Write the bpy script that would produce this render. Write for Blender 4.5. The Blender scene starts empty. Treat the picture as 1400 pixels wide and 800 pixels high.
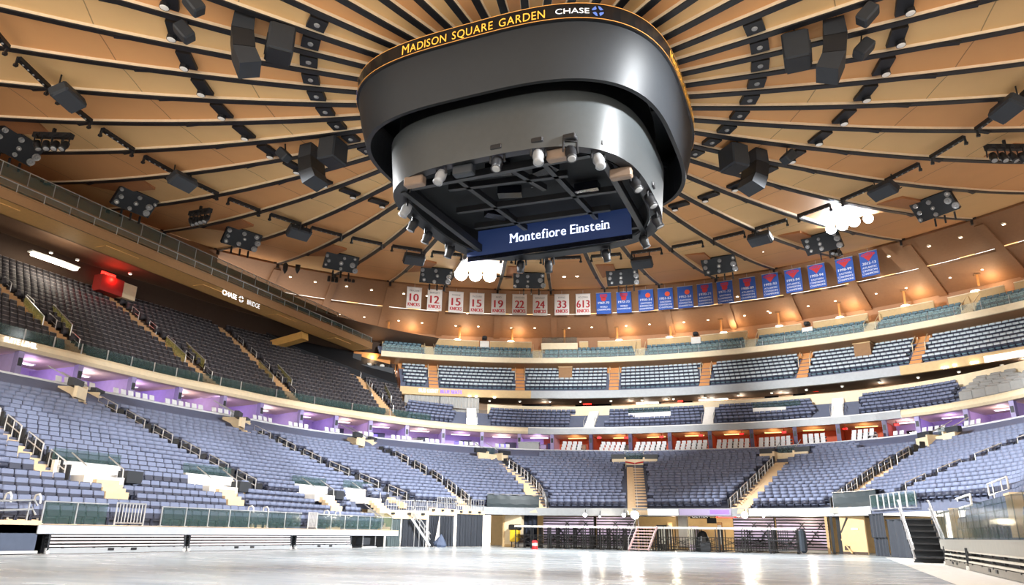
import bpy, math, random
import numpy as np
from mathutils import Matrix, Vector

random.seed(7)
SC = bpy.context.scene
COL = SC.collection

# ------------------------------------------------------------------ camera, world, lights, exposure
FPX, PITCH, ROLL, YAW = 992.83, .3206, .0147, -.028 - math.radians(21.5)
CAMP = np.array([14.458, -36.705, 1.25])
cd = bpy.data.cameras.new('camera'); cam = bpy.data.objects.new('camera', cd); COL.objects.link(cam)
cd.sensor_fit = 'HORIZONTAL'; cd.sensor_width = 36.0; cd.lens = FPX / 1400 * 36; cd.clip_end = 400; cd.clip_start = .05
cam.matrix_world = (Matrix.Translation(CAMP) @ Matrix.Rotation(-YAW, 4, 'Z')
                    @ Matrix.Rotation(math.pi / 2 + PITCH, 4, 'X') @ Matrix.Rotation(ROLL, 4, 'Z'))
SC.camera = cam
SC.view_settings.view_transform = 'Standard'
SC.view_settings.look = 'None'
SC.view_settings.gamma = 1
SC.view_settings.use_curve_mapping = False
SC.view_settings.exposure = 0.7

w = bpy.data.worlds.new('world'); SC.world = w; w.use_nodes = True
w.node_tree.nodes['Background'].inputs[0].default_value = (1.0, .90, .78, 1)
w.node_tree.nodes['Background'].inputs[1].default_value = 1.95

def spot(loc, aim, power, angle=110, col=(1, 1, 1), radius=.6, blend=.6):
    l = bpy.data.lights.new('spotlight', 'SPOT'); l.energy = power; l.spot_size = math.radians(angle)
    l.spot_blend = blend; l.color = col; l.shadow_soft_size = radius
    o = bpy.data.objects.new('spotlight', l); COL.objects.link(o); o.location = loc
    o.rotation_euler = (Vector(aim) - Vector(loc)).to_track_quat('-Z', 'Y').to_euler()
    return o
def point(loc, power, col=(1, 1, 1), radius=.15):
    l = bpy.data.lights.new('lamp', 'POINT'); l.energy = power; l.color = col; l.shadow_soft_size = radius
    o = bpy.data.objects.new('lamp', l); COL.objects.link(o); o.location = loc
    return o
COOL = (.95, .98, 1.0)
WARM = (1.0, .72, .42)
# unseen spots hung free under the roof, added to light lower bowl and floor
for x, y, ax, ay, p in ((26, -6, -34, -2, 28000), (22, 10, -32, 18, 30000), (12, -14, -22, -14, 13000), (16, 4, -26, 34, 42000),
                        (2, 4, -6, 46, 98000), (-6, 0, 12, 44, 98000), (-22, 12, 25, 30, 62000), (-26, -2, 28, 8, 34000),
                        (0, -14, 0, -4, 12000), (0, 14, 0, 16, 11000), (8, -22, 5, -23, 10000)):
    spot((x, y, 24.6), (ax, ay, 3), p * 2.0, 54, COOL, .6, .9)

# unseen spots below the scoreboard, added to brighten the upper tiers of the end
for x, y, ax, ay, az, p in ((2, 9, -10, 61, 22, 80000), (-3, 9, 20, 57, 22, 80000), (4, 9, 46, 42, 22, 80000), (-5, 9, -34, 49, 21, 50000)):
    spot((x, y, 18.4), (ax, ay, az), p, 36, COOL, .5, .9)
# ------------------------------------------------------------------ helpers: plan curves of the bowl
CX, CY = 12., 20.
def core(s):
    if s <= 0: return (-CX, CY + s), (-1., 0.)
    if s < 20: a = math.radians(s * 4.5); return (-CX, CY), (-math.cos(a), math.sin(a))
    if s <= 44: return (s - 20 - CX, CY), (0., 1.)
    if s < 64: a = math.radians((64 - s) * 4.5); return (CX, CY), (math.cos(a), math.sin(a))
    return (CX, CY + 64 - s), (1., 0.)
def bp(s, d, z):
    (x, y), (a, b) = core(s); return np.array((x + a * d, y + b * d, z))
def tosd(P):
    X, Y = P[0], P[1]
    if Y <= CY: return (Y - CY, abs(X) - CX) if X < 0 else (64 + CY - Y, X - CX)
    if abs(X) <= CX: return (20 + X + CX, Y - CY)
    a = math.degrees(math.atan2(Y - CY, abs(X) - CX)); d = math.hypot(Y - CY, abs(X) - CX)
    return (a / 4.5, d) if X < 0 else (64 - a / 4.5, d)
def cp(az, r, z):                       # a point on a circle about the arena's centre
    a = math.radians(az); return np.array((r * math.sin(a), r * math.cos(a), z))
def curve(kn):
    xs = [k[0] for k in kn]; ys = [k[1] for k in kn]
    def f(s):
        if s > 32: s = 64 - s
        return float(sum(np.interp(s + o * 1.2, xs, ys) for o in (-2, -1, 0, 1, 2)) / 5)
    return f
SB = curve([(-8, 28.2), (0, 26.8), (5, 26.4), (10, 29), (14, 33), (19, 36), (24, 36.9), (32, 37)])
LD = curve([(-10, 25.1), (0, 24.0), (8.7, 24.3), (16, 30), (20, 33.6), (24, 35.2), (32, 35.5)])
MD = curve([(-10, 12.0), (-3, 11.6), (0, 10.6), (3, 8.6), (8, 8.3), (12, 10), (16, 12.5), (20, 14.6), (26, 15), (32, 15)])
ZM, ZB, ZL = 3.5, 10.4, 11.35
BD = lambda s: LD(s) - .8
dishz = lambda r: 27 + 6.75 * (r / 57) ** 2

def ray(u, v):                          # direction from the camera's place through a pixel of the 1400x800 frame
    u -= 700; v -= 400
    c, s = math.cos(ROLL), math.sin(ROLL)
    a = c * u + s * v; b = -s * u + c * v
    xc = a / FPX; yc = -b / FPX
    y = math.cos(PITCH) - yc * math.sin(PITCH); z = math.sin(PITCH) + yc * math.cos(PITCH)
    return np.array((xc * math.cos(YAW) + y * math.sin(YAW), -xc * math.sin(YAW) + y * math.cos(YAW), z))
def hit(u, v, f, t0=4., t1=170., dt=.1):     # first place where f(point) changes sign along the ray
    r = ray(u, v); p = None; t = t0
    while t < t1:
        P = CAMP + r * t; h = f(P)
        if h is not None:
            if p is not None and h * p[1] <= 0:
                return CAMP + r * (p[0] + (t - p[0]) * p[1] / (p[1] - h + 1e-12))
            p = (t, h)
        t += dt
    raise ValueError(('no hit', u, v))
def at_ax(u, v, ax, val):
    r = ray(u, v); return CAMP + r * ((val - CAMP[ax]) / r[ax])
def at_x(u, v, x): return at_ax(u, v, 0, x)
def at_y(u, v, y): return at_ax(u, v, 1, y)
def at_z(u, v, z): return at_ax(u, v, 2, z)
def at_r(u, v, rad): return hit(u, v, lambda P: math.hypot(P[0], P[1]) - rad, t0=42)
def at_ceil(u, v): return hit(u, v, lambda P: P[2] - dishz(math.hypot(P[0], P[1])))
def bowlz(P):
    s, d = tosd(P); m = MD(s); b = BD(s)
    return P[2] - (ZM + (ZB - ZM) * (d - m) / (b - m)) if d > m - 3 else None
def upperz(P):
    s, d = tosd(P); f = SB(s) + .6
    return P[2] - (14.6 + (d - f) * .79) if d > f - .5 else None
def azr(P): return math.degrees(math.atan2(P[0], P[1])), math.hypot(P[0], P[1])

# ------------------------------------------------------------------ helpers: materials
def lin(c): return tuple(((x / 255 + .055) / 1.055) ** 2.4 if x > 10 else x / 255 / 12.92 for x in c)
MATS = {}
def mat(name, rgb, rough=.6, metal=0., emit=0., noise=.12, scale=3., alpha=1., spec=.5):
    if name in MATS: return MATS[name]
    m = bpy.data.materials.new(name); m.use_nodes = True; MATS[name] = m
    nt = m.node_tree; b = nt.nodes['Principled BSDF']; c = lin(rgb)
    b.inputs['Roughness'].default_value = rough; b.inputs['Metallic'].default_value = metal
    b.inputs['Specular IOR Level'].default_value = spec
    if emit:
        b.inputs['Base Color'].default_value = (0, 0, 0, 1) if emit > 1.5 else (*c, 1)
        b.inputs['Emission Color'].default_value = (*c, 1); b.inputs['Emission Strength'].default_value = emit
    elif noise:
        tc = nt.nodes.new('ShaderNodeTexCoord'); n = nt.nodes.new('ShaderNodeTexNoise'); n.inputs['Scale'].default_value = scale
        n.inputs['Detail'].default_value = 3
        mx = nt.nodes.new('ShaderNodeMix'); mx.data_type = 'RGBA'
        mx.inputs[6].default_value = (*[x * (1 - noise) for x in c], 1); mx.inputs[7].default_value = (*[min(1, x * (1 + noise)) for x in c], 1)
        nt.links.new(tc.outputs['Object'], n.inputs['Vector']); nt.links.new(n.outputs['Fac'], mx.inputs[0])
        nt.links.new(mx.outputs[2], b.inputs['Base Color'])
    else: b.inputs['Base Color'].default_value = (*c, 1)
    if alpha < 1: b.inputs['Alpha'].default_value = alpha
    return m
def glassmat(name, rgb, alpha, rough=.08):
    if name in MATS: return MATS[name]
    m = mat(name, rgb, rough, noise=0, spec=.12); b = m.node_tree.nodes['Principled BSDF']; b.inputs['Alpha'].default_value = alpha
    return m

M = dict(
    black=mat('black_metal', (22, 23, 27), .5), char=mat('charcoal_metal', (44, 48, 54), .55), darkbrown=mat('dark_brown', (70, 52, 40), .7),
    rib=mat('rib_black', (24, 24, 28), .5), pale=mat('pale_trim', (235, 215, 185), .6),
    white=mat('white_paint', (235, 232, 226), .5), cream=mat('cream_paint', (232, 214, 180), .55), tan=mat('tan_wall', (206, 176, 128), .65),
    brown=mat('brown_fascia', (150, 112, 74), .65), soff=mat('brown_soffit', (150, 110, 78), .6), orange=mat('orange_wood', (205, 140, 75), .6),
    grey=mat('grey_paint', (160, 164, 168), .45), ltgrey=mat('light_grey', (205, 207, 210), .5), steel=mat('brushed_steel', (205, 206, 208), .3, .7),
    conc=mat('terrace_concrete', (92, 98, 118), .8), step=mat('step_concrete', (222, 196, 160), .75), navy=mat('navy_wall', (92, 100, 128), .7),
    seat=mat('seat_fabric', (118, 127, 154), .75, noise=.1, scale=1.2), shellshade=mat('seat_shell_and_shade', (54, 58, 76), .5), seatd=mat('dark_seat_fabric', (58, 56, 62), .7), seathighlight=mat('dark_seat_highlight', (128, 122, 122), .5),
    seatt=mat('teal_seat_fabric', (110, 138, 150), .6), seatl=mat('light_seat_fabric', (206, 218, 226), .6), chairw=mat('white_chair_shell', (215, 218, 222), .45),
    clear=glassmat('clear_glass', (190, 215, 210), .14), drape=mat('black_drape', (50, 54, 62), .85), tarp=mat('dark_green_tarp', (46, 56, 60), .5), stage=mat('scaffold_black', (30, 31, 34), .45),
    red=mat('red_paint', (200, 40, 45), .5), yellow=mat('yellow_paint', (235, 195, 40), .5), redwall=mat('rust_red_wall', (180, 80, 50), .7),
    pinkslat=mat('bleacher_slat', (236, 226, 228), .5), gold=mat('gold_letters', (240, 168, 58), emit=.62), wlet=mat('white_letters', (245, 245, 245), emit=.62),
    lamp=mat('lamp_white', (255, 250, 240), emit=14), lampdim=mat('lamp_glass', (150, 150, 150), .25, noise=0), flood=mat('flood_lamp', (255, 255, 255), emit=90),
    downl=mat('downlight_lens', (255, 240, 215), emit=9), exitred=mat('exit_red', (255, 40, 30), emit=3.0), screenblk=mat('screen_dark', (14, 16, 24), .15),
    screen=mat('score_screen', (36, 40, 45), .5, spec=.35), ribbon=mat('ribbon_black', (16, 18, 22), .3), ledblue=mat('led_blue', (26, 40, 74), emit=.55), violet=mat('violet_letters', (130, 100, 235), emit=.7),
    ledpale=mat('led_pale', (220, 222, 226), emit=.6),
    glass=glassmat('barrier_glass', (70, 95, 92), .3), banw=mat('banner_white', (228, 222, 216), .8, noise=.04), banb=mat('banner_blue', (52, 92, 176), .8, noise=.06),
    banred=mat('banner_red', (205, 58, 62), .8, noise=0), bangrey=mat('banner_grey', (120, 116, 116), .8, noise=0), banlt=mat('banner_pale_letters', (235, 238, 245), .8, noise=0),
    orangeball=mat('banner_orange', (240, 95, 60), .8, noise=0),
)

# ------------------------------------------------------------------ helpers: meshes and things
class MB:
    def __init__(s): s.v = []; s.f = []; s.m = []; s.n = 0; s.cm = 0
    def add(s, v, f):
        v = [tuple(map(float, p)) for p in v]
        s.v += v; s.f += [tuple(i + s.n for i in q) for q in f]; s.m += [s.cm] * len(f); s.n += len(v); return s
    def frame(s, c, X, Y, Z, sx, sy, sz, taper=1., bev=0.):
        c, X, Y, Z = map(np.asarray, (c, X, Y, Z)); v = []
        for k, z in enumerate((-.5, .5)):
            t = taper if k else 1.
            for x, y in ((-.5, -.5), (.5, -.5), (.5, .5), (-.5, .5)): v.append(c + X * x * sx * t + Y * y * sy * t + Z * z * sz)
        return s.add(v, [(3, 2, 1, 0), (4, 5, 6, 7), (0, 1, 5, 4), (1, 2, 6, 5), (2, 3, 7, 6), (3, 0, 4, 7)])
    def box(s, c, size, rz=0., taper=1.):
        a, b = math.cos(rz), math.sin(rz)
        return s.frame(c, (a, b, 0), (-b, a, 0), (0, 0, 1), *size, taper=taper)
    def rbox(s, c, size, r, X=(1, 0, 0), Y=(0, 1, 0), Z=(0, 0, 1)):      # box with chamfered edges
        c, X, Y, Z = map(np.asarray, (c, X, Y, Z)); hx, hy, hz = [k / 2 for k in size]; r = min(r, hx * .9, hy * .9, hz * .9)
        rings = []
        for z, i in ((-hz, r), (-hz + r, 0), (hz - r, 0), (hz, r)):
            x, y = hx - i, hy - i
            rings.append([c + X * p + Y * q + Z * z for p, q in ((-x + r, -y), (x - r, -y), (x, -y + r), (x, y - r), (x - r, y), (-x + r, y), (-x, y - r), (-x, -y + r))])
        return s.loft(rings, closed=True, caps=True)
    def bar(s, p, q, wd, ht=None, up=(0, 0, 1)):
        p, q = np.asarray(p, float), np.asarray(q, float); ht = ht or wd; Z = q - p; L = np.linalg.norm(Z)
        if L < 1e-6: return s
        Z /= L; up = np.asarray(up, float)
        if abs(Z @ up) > .98: up = np.array((1., 0, 0)) if abs(Z[0]) < .9 else np.array((0, 1., 0))
        X = np.cross(up, Z); X /= np.linalg.norm(X); Y = np.cross(Z, X)
        return s.frame((p + q) / 2, X, Y, Z, wd, ht, L)
    def tube(s, pts, r, n=6, caps=True):
        pts = [np.asarray(p, float) for p in pts]; rings = []; last = None
        for i, p in enumerate(pts):
            a = pts[max(0, i - 1)]; b = pts[min(len(pts) - 1, i + 1)]; Z = b - a; Z /= (np.linalg.norm(Z) + 1e-9)
            if last is None: u = np.array((0, 0, 1.)) if abs(Z[2]) < .9 else np.array((1., 0, 0))
            else: u = last
            X = np.cross(u, Z); X /= np.linalg.norm(X) + 1e-9; Y = np.cross(Z, X); last = Y
            rings.append([p + r * (X * math.cos(2 * math.pi * k / n) + Y * math.sin(2 * math.pi * k / n)) for k in range(n)])
        return s.loft(rings, closed=True, caps=caps)
    def lathe(s, c, prof, axis=(0, 0, 1), n=12):
        c, Z = np.asarray(c, float), np.asarray(axis, float); Z = Z / np.linalg.norm(Z)
        u = np.array((0, 0, 1.)) if abs(Z[2]) < .9 else np.array((1., 0, 0)); X = np.cross(u, Z); X /= np.linalg.norm(X); Y = np.cross(Z, X)
        rings = [[c + Z * h + r * (X * math.cos(2 * math.pi * k / n) + Y * math.sin(2 * math.pi * k / n)) for k in range(n)] for r, h in prof]
        return s.loft(rings, closed=True, caps=True)
    def loft(s, rings, closed=False, caps=False):
        n = len(rings[0]); v = [p for r in rings for p in r]; f = []
        for i in range(len(rings) - 1):
            for k in range(n if closed else n - 1):
                a, b = i * n + k, i * n + (k + 1) % n
                f.append((a, b, b + n, a + n))
        if caps: f.append(tuple(range(n - 1, -1, -1))); f.append(tuple((len(rings) - 1) * n + k for k in range(n)))
        return s.add(v, f)
    def build(s, name, mats, parent=None, world=True, smooth=False):
        me = bpy.data.meshes.new(name); v = s.v
        if parent is not None and world:
            b = (parent if parent.parent is None else parent.parent).matrix_basis.translation
            v = [(p[0] - b[0], p[1] - b[1], p[2] - b[2]) for p in v]
        me.from_pydata(v, [], s.f)
        for m in (mats if isinstance(mats, (list, tuple)) else [mats]): me.materials.append(M[m] if isinstance(m, str) else m)
        if len(me.materials) > 1: me.polygons.foreach_set('material_index', s.m)
        if smooth: me.polygons.foreach_set('use_smooth', [True] * len(s.f))
        me.update()
        o = bpy.data.objects.new(name, me); COL.objects.link(o)
        if parent is not None: o.parent = parent
        return o
LABELS = {}
def tag(o, label, cat, group=None, kind=None):
    o['label'] = label; o['category'] = cat
    if group: o['group'] = group
    if kind: o['kind'] = kind
    return o
def thing(name, loc, label, cat, group=None, rz=0.):
    o = bpy.data.objects.new(name, None); o.empty_display_size = .2; COL.objects.link(o)
    o.location = tuple(map(float, loc)); o.rotation_euler = (0, 0, rz)
    o.matrix_basis = Matrix.Translation(Vector(tuple(map(float, loc)))) @ Matrix.Rotation(rz, 4, 'Z')
    return tag(o, label, cat, group)
def struct(o, label=None):
    o['kind'] = 'structure'
    if label: o['label'] = label
    return o
def dup(root, loc, rz, label, group=None):
    r = root.copy(); COL.objects.link(r); r.location = tuple(map(float, loc)); r.rotation_euler = (0, 0, rz); r['label'] = label
    if group: r['group'] = group
    for ch in root.children:
        c = ch.copy(); COL.objects.link(c); c.parent = r
        for g in ch.children:
            e = g.copy(); COL.objects.link(e); e.parent = c
    return r
FONTC = {}
def glyphs(txt, depth=.0):              # lettering as mesh data: x centred on 0, baseline 0, capital height 1
    if txt in FONTC: return FONTC[txt]
    c = bpy.data.curves.new('t', 'FONT'); c.body = txt; c.size = 1; c.align_x = 'CENTER'; c.resolution_u = 3
    o = bpy.data.objects.new('t', c); COL.objects.link(o); dg = bpy.context.evaluated_depsgraph_get(); dg.update()
    me = bpy.data.meshes.new_from_object(o.evaluated_get(dg))
    v = [(p.co.x / .73, p.co.y / .73) for p in me.vertices]; f = [tuple(p.vertices) for p in me.polygons]
    bpy.data.objects.remove(o); bpy.data.curves.remove(c); bpy.data.meshes.remove(me)
    FONTC[txt] = (v, f); return v, f
def lettering(mb, txt, fn, h, width=None, xs=1., dx=0., dy=0., bold=0.):
    v, f = glyphs(txt)
    if not v: return mb
    x0 = min(p[0] for p in v); x1 = max(p[0] for p in v)
    k = (width / (x1 - x0)) if width else h * xs
    for b in ((-bold, 0, bold) if bold else (0,)):
        mb.add([fn((p[0] - (x0 + x1) / 2) * k + dx + b, p[1] * h + dy) for p in v], f)
    return mb
ORD = 'zeroth first second third fourth fifth sixth seventh eighth ninth tenth eleventh twelfth thirteenth fourteenth fifteenth sixteenth seventeenth eighteenth nineteenth twentieth'.split()
ORD += ['twenty-' + x for x in ORD[1:10]] + ['thirtieth'] + ['thirty-' + x for x in ORD[1:10]] + ['fortieth'] + ['forty-' + x for x in ORD[1:10]]
def frange(a, b, n): return [a + (b - a) * i / (n - 1) for i in range(n)]
# ================================================================== STRUCTURE
# polished concrete floor
def floor_mat():
    m = bpy.data.materials.new('polished_concrete'); m.use_nodes = True; nt = m.node_tree; b = nt.nodes['Principled BSDF']
    tc = nt.nodes.new('ShaderNodeTexCoord'); mp = nt.nodes.new('ShaderNodeMapping'); mp.inputs['Scale'].default_value = (.25, .9, 1); mp.inputs['Rotation'].default_value = (0, 0, 1.2)
    n = nt.nodes.new('ShaderNodeTexNoise'); n.inputs['Scale'].default_value = .8; n.inputs['Detail'].default_value = 6
    cr = nt.nodes.new('ShaderNodeValToRGB'); e = cr.color_ramp.elements
    e[0].position = .35; e[0].color = (*lin((158, 168, 174)), 1); e[1].position = .7; e[1].color = (*lin((192, 200, 204)), 1)
    rr = nt.nodes.new('ShaderNodeMapRange'); rr.inputs[3].default_value = .16; rr.inputs[4].default_value = .36; b.inputs['Specular IOR Level'].default_value = .2
    nt.links.new(tc.outputs['Object'], mp.inputs['Vector']); nt.links.new(mp.outputs[0], n.inputs['Vector'])
    nt.links.new(n.outputs['Fac'], cr.inputs[0]); nt.links.new(cr.outputs[0], b.inputs['Base Color'])
    nt.links.new(n.outputs['Fac'], rr.inputs[0]); nt.links.new(rr.outputs[0], b.inputs['Roughness'])
    return m
fl = MB(); fl.add([(-44, -60, 0), (44, -60, 0), (44, 66, 0), (-44, 66, 0)], [(0, 1, 2, 3)])
struct(fl.build('floor', floor_mat()), 'polished grey concrete arena floor reflecting the lamps')
# pale protective strips at the foot of the two side stands
st = MB(); st.add([(-20.3, -60, .006), (-19.4, -60, .006), (-19.4, 31, .006), (-20.3, 31, .006)], [(0, 1, 2, 3)])
struct(st.build('trim_1', 'ltgrey'))
st = MB(); st.add([(17.6, -60, .006), (20.5, -60, .006), (20.5, 24, .006), (17.6, 24, .006)], [(0, 1, 2, 3)])
struct(st.build('trim_2', 'white'))

# ceiling: 48 vaulted bays between the radial ribs, hung as a shallow dish
def panel_mat(name, a):
    m = bpy.data.materials.new(name); m.use_nodes = True; nt = m.node_tree; b = nt.nodes['Principled BSDF']; b.inputs['Roughness'].default_value = .7
    tc = nt.nodes.new('ShaderNodeTexCoord'); sx = nt.nodes.new('ShaderNodeSeparateXYZ'); nt.links.new(tc.outputs['Object'], sx.inputs[0])
    def mth(op, x, y=None):
        q = nt.nodes.new('ShaderNodeMath'); q.operation = op
        for i, k in enumerate((x, y)):
            if k is None: continue
            if isinstance(k, (int, float)): q.inputs[i].default_value = k
            else: nt.links.new(k, q.inputs[i])
        return q.outputs[0]
    r = mth('SQRT', mth('ADD', mth('MULTIPLY', sx.outputs[0], sx.outputs[0]), mth('MULTIPLY', sx.outputs[1], sx.outputs[1])))
    seam = None
    for k in (17.6, 25.6, 36.0, 46.5):
        l = mth('LESS_THAN', mth('ABSOLUTE', mth('SUBTRACT', r, k)), .035)
        seam = l if seam is None else mth('MAXIMUM', seam, l)
    n = nt.nodes.new('ShaderNodeTexNoise'); n.inputs['Scale'].default_value = .35; n.inputs['Detail'].default_value = 4; nt.links.new(tc.outputs['Object'], n.inputs['Vector'])
    c = lin(a); mx = nt.nodes.new('ShaderNodeMix'); mx.data_type = 'RGBA'; mx.inputs[6].default_value = (*[x * .92 for x in c], 1); mx.inputs[7].default_value = (*[min(1, x * 1.07) for x in c], 1)
    nt.links.new(n.outputs['Fac'], mx.inputs[0])
    m2 = nt.nodes.new('ShaderNodeMix'); m2.data_type = 'RGBA'; nt.links.new(seam, m2.inputs[0]); nt.links.new(mx.outputs[2], m2.inputs[6]); m2.inputs[7].default_value = (*[x * .45 for x in c], 1)
    nt.links.new(m2.outputs[2], b.inputs['Base Color']); return m
PA = panel_mat('ceiling_panel_honey', (226, 184, 128)); PB = panel_mat('ceiling_panel_apricot', (218, 160, 104))
def rmax(az):
    a = math.sin(math.radians(az))
    return min(57., 51.4 / max(.01, -a)) if a < 0 and -.3 < math.cos(math.radians(az)) < .40 else 57.
RIB = [3.75 + 7.5 * i for i in range(-24, 24)]
ce = MB()
for i, a0 in enumerate(RIB):
    ce.cm = i % 2; rows = []
    for t in frange(0, 1, 7):
        az = a0 + 7.5 * t; R = rmax(az)
        rows.append([cp(az, r, dishz(r) + .16 * (1 - (2 * t - 1) ** 2) * min(1, r / 30, (R + .5 - r) / 5)) for r in frange(.5, R + .3, 18)])
    ce.loft(rows)
ceil = struct(ce.build('ceiling', [PA, PB], smooth=True), 'honey and apricot panelled dish ceiling between black radial ribs')
for i, az in enumerate(RIB):
    R = rmax(az) - .3; rs = frange(7.6, R, 16); a = math.radians(az); t = np.array((math.cos(a), -math.sin(a), 0)); m = MB(); m.cm = 0
    def row(off, dz): return [cp(az, r, dishz(r) + dz) + t * off * (1 if r < 45 else .8) for r in rs]
    m.loft([row(-.2, .1), row(-.2, -.24), row(.2, -.24), row(.2, .1)])
    m.cm = 1; m.loft([row(-.235, .1), row(-.235, -.14), row(-.2, -.15)]); m.loft([row(.2, -.15), row(.235, -.14), row(.235, .1)])
    m.cm = 0; e = cp(az, R, dishz(R)); m.bar(e + (0, 0, .1), e - (0, 0, .75), .3, .22); m.bar(e - (0, 0, .1) - t * .5, e - (0, 0, .1) + t * .5, .14)
    for r in (24, 33, 44):
        if r < R - 3: m.frame(cp(az, r, dishz(r) - .26), t, np.array((math.sin(a), math.cos(a), 0)), (0, 0, 1), .34, 1.1, .06)
    struct(m.build('ceiling_rib', ['rib', 'pale']))

# soffit cone and back wall round the upper end of the hall
def ring(prof, az0, az1, n=60):
    m = MB(); m.loft([[cp(a, r, z) for a in frange(az0, az1, n)] for r, z in prof]); return m
struct(ring([(57.2, 33.95), (57.0, 33.5), (62.0, 31.6)], -100, 100).build('wall_soffit', 'soff', smooth=False))
struct(ring([(62.0, 31.55), (62.15, 31.3), (66.8, 29.3), (66.9, 25.0)], -100, 100).build('wall_back', 'soff'))
lt = MB()
for a in frange(-46, 66, 29): lt.loft([[cp(x, r, 31.62 - (r - 61.8) * .4) for x in frange(a, a + 1.5, 3)] for r in (61.85, 62.0)])
o = lt.build('light_slot', mat('slot_light', (255, 215, 150), emit=.9)); struct(o)
o = MB()
for az in frange(-56, 64, 17):          # shallow ribs down the soffit
    o.bar(cp(az, 57.6, 33.05), cp(az, 66.5, 29.1), .9, .16)
struct(o.build('trim_3', 'soff'))

# generic stepped terrace in the bowl's plan curves
def terrace(name, material, srange, ds, zs, pf=bp, n=None, front=None):
    S = frange(*srange, n or int((srange[1] - srange[0]) * .9) + 2); L = []
    for k in range(len(zs)):
        L.append([pf(s, ds(s, k), zs[k - 1] if k else (front if front is not None else zs[0] - .4)) for s in S])
        L.append([pf(s, ds(s, k), zs[k]) for s in S])
    L.append([pf(s, ds(s, len(zs)), zs[-1]) for s in S])
    m = MB(); m.loft(L); return struct(m.build(name, material))
NR = 20
def endw(s): return min(1, max(0, (min(s, 64 - s) - 15) / 5))     # 0 on the sides, 1 at the end
rowd = lambda s, k: MD(s) + (BD(s) - MD(s)) * k / NR
rowz = [ZM + (ZB - ZM) * (k + .5) / NR for k in range(NR)]
terrace('lower_bowl_terrace', 'conc', (-52, 108), rowd, rowz, front=3.1)
# ledge wall behind the last row, capped, and the suite floor behind it
def sweep(name, material, srange, prof, pf=bp, n=None):       # prof: list of functions s -> (d, z)
    S = frange(*srange, n or int(srange[1] - srange[0]) + 2); m = MB()
    m.loft([[pf(s, *p(s)) for s in S] for p in prof]); return struct(m.build(name, material))
sweep('wall_ledge', 'navy', (-52, 96), [lambda s: (BD(s) - (1 - endw(s)) * 3 * (BD(s) - MD(s)) / NR, ZB - .25 - (1 - endw(s)) * 1.02), lambda s: (LD(s) - .1 - (1 - endw(s)) * 1.6, ZL - .05 - .9 * (1 - endw(s))), lambda s: (LD(s) - .1, ZL - .05)])
sweep('trim_4', 'ltgrey', (-52, 96), [lambda s: (LD(s) - .18, ZL - .12), lambda s: (LD(s) - .18, ZL + .04), lambda s: (LD(s) + .12, ZL + .04), lambda s: (LD(s) + .12, ZL - .3)])
# suites: floor steps, back wall and ceiling; the two long sides are lavender, the end is rust red
zsu = lambda s: ZL - .5 + .3 * endw(s)
sweep('suite_floor', 'conc', (-52, 96), [lambda s: (LD(s) + .1, ZL - .5), lambda s: (LD(s) + 1.2, ZL - .45), lambda s: (LD(s) + 1.2, zsu(s)), lambda s: (SB(s) + 7.5, zsu(s))])
lav = mat('lavender_wall', (196, 178, 226), .6)
sweep('wall_suites_left', lav, (-52, 17), [lambda s: (SB(s) + 6.2, 10), lambda s: (SB(s) + 6.2, 13.9)])
sweep('wall_suites_end', 'redwall', (17, 47), [lambda s: (SB(s) + 6.2, 10), lambda s: (SB(s) + 6.2, 13.9)])
sweep('wall_suites_right', lav, (47, 96), [lambda s: (SB(s) + 6.2, 10), lambda s: (SB(s) + 6.2, 13.9)])
sweep('suite_ceiling', 'cream', (-52, 96), [lambda s: (SB(s) + .2, 13.85), lambda s: (SB(s) + 7.0, 13.85)])
# suite-level fascia: beige on the sides, grey display boards round the end
def fascia(name, material, srange, n=None):
    return sweep(name, material, srange, [lambda s: (SB(s) + .5, 13.72), lambda s: (SB(s) + .05, 13.78), lambda s: (SB(s) - .12, 14.05), lambda s: (SB(s) - .05, 14.4), lambda s: (SB(s) + .12, 14.62), lambda s: (SB(s) + .6, 14.66)], n=n)
S_G0, S_G1 = tosd(at_z(723, 590, 14.2))[0], tosd(at_z(1232, 566, 14.2))[0]
fascia('trim_5', 'cream', (-52, S_G0)); fascia('trim_6', 'cream', (S_G1, 96))
sweep('trim_7', 'grey', (S_G0, S_G1), [lambda s: (SB(s) + .4, 13.72), lambda s: (SB(s) - .1, 13.74), lambda s: (SB(s) - .12, 14.58), lambda s: (SB(s) + .6, 14.62)])
sweep('trim_8', 'white', (S_G0, S_G1), [lambda s: (SB(s) - .14, 14.52), lambda s: (SB(s) - .14, 14.63), lambda s: (SB(s) + .3, 14.64)])

# upper bowl on the left side, and the shallow tier that carries on round the end below the balcony
UD = lambda s, k: SB(s) + .6 + .67 * k
NU = 18; upz = [14.66 + .53 * k for k in range(NU)]
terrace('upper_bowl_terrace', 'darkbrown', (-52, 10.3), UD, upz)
NT = 5; t1z = [14.66 + .5 * k for k in range(NT)]
terrace('loge_terrace', 'conc', (10.3, 96), UD, t1z)
sweep('wall_loge', 'cream', (14.5, 96), [lambda s: (SB(s) + 4.0, 16.8), lambda s: (SB(s) + 4.0, 18.1), lambda s: (SB(s) + 4.35, 18.15), lambda s: (SB(s) + 4.35, 16.9)])
sweep('loge_walkway', 'darkbrown', (10.3, 96), [lambda s: (SB(s) + 4.35, 17.3), lambda s: (SB(s) + 10.5, 17.3)])
sweep('wall_concourse', mat('concourse_wall', (176, 146, 118), .7), (10.3, 96), [lambda s: (SB(s) + 9.5, 17.2), lambda s: (SB(s) + 9.5, 19.6)])
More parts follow.
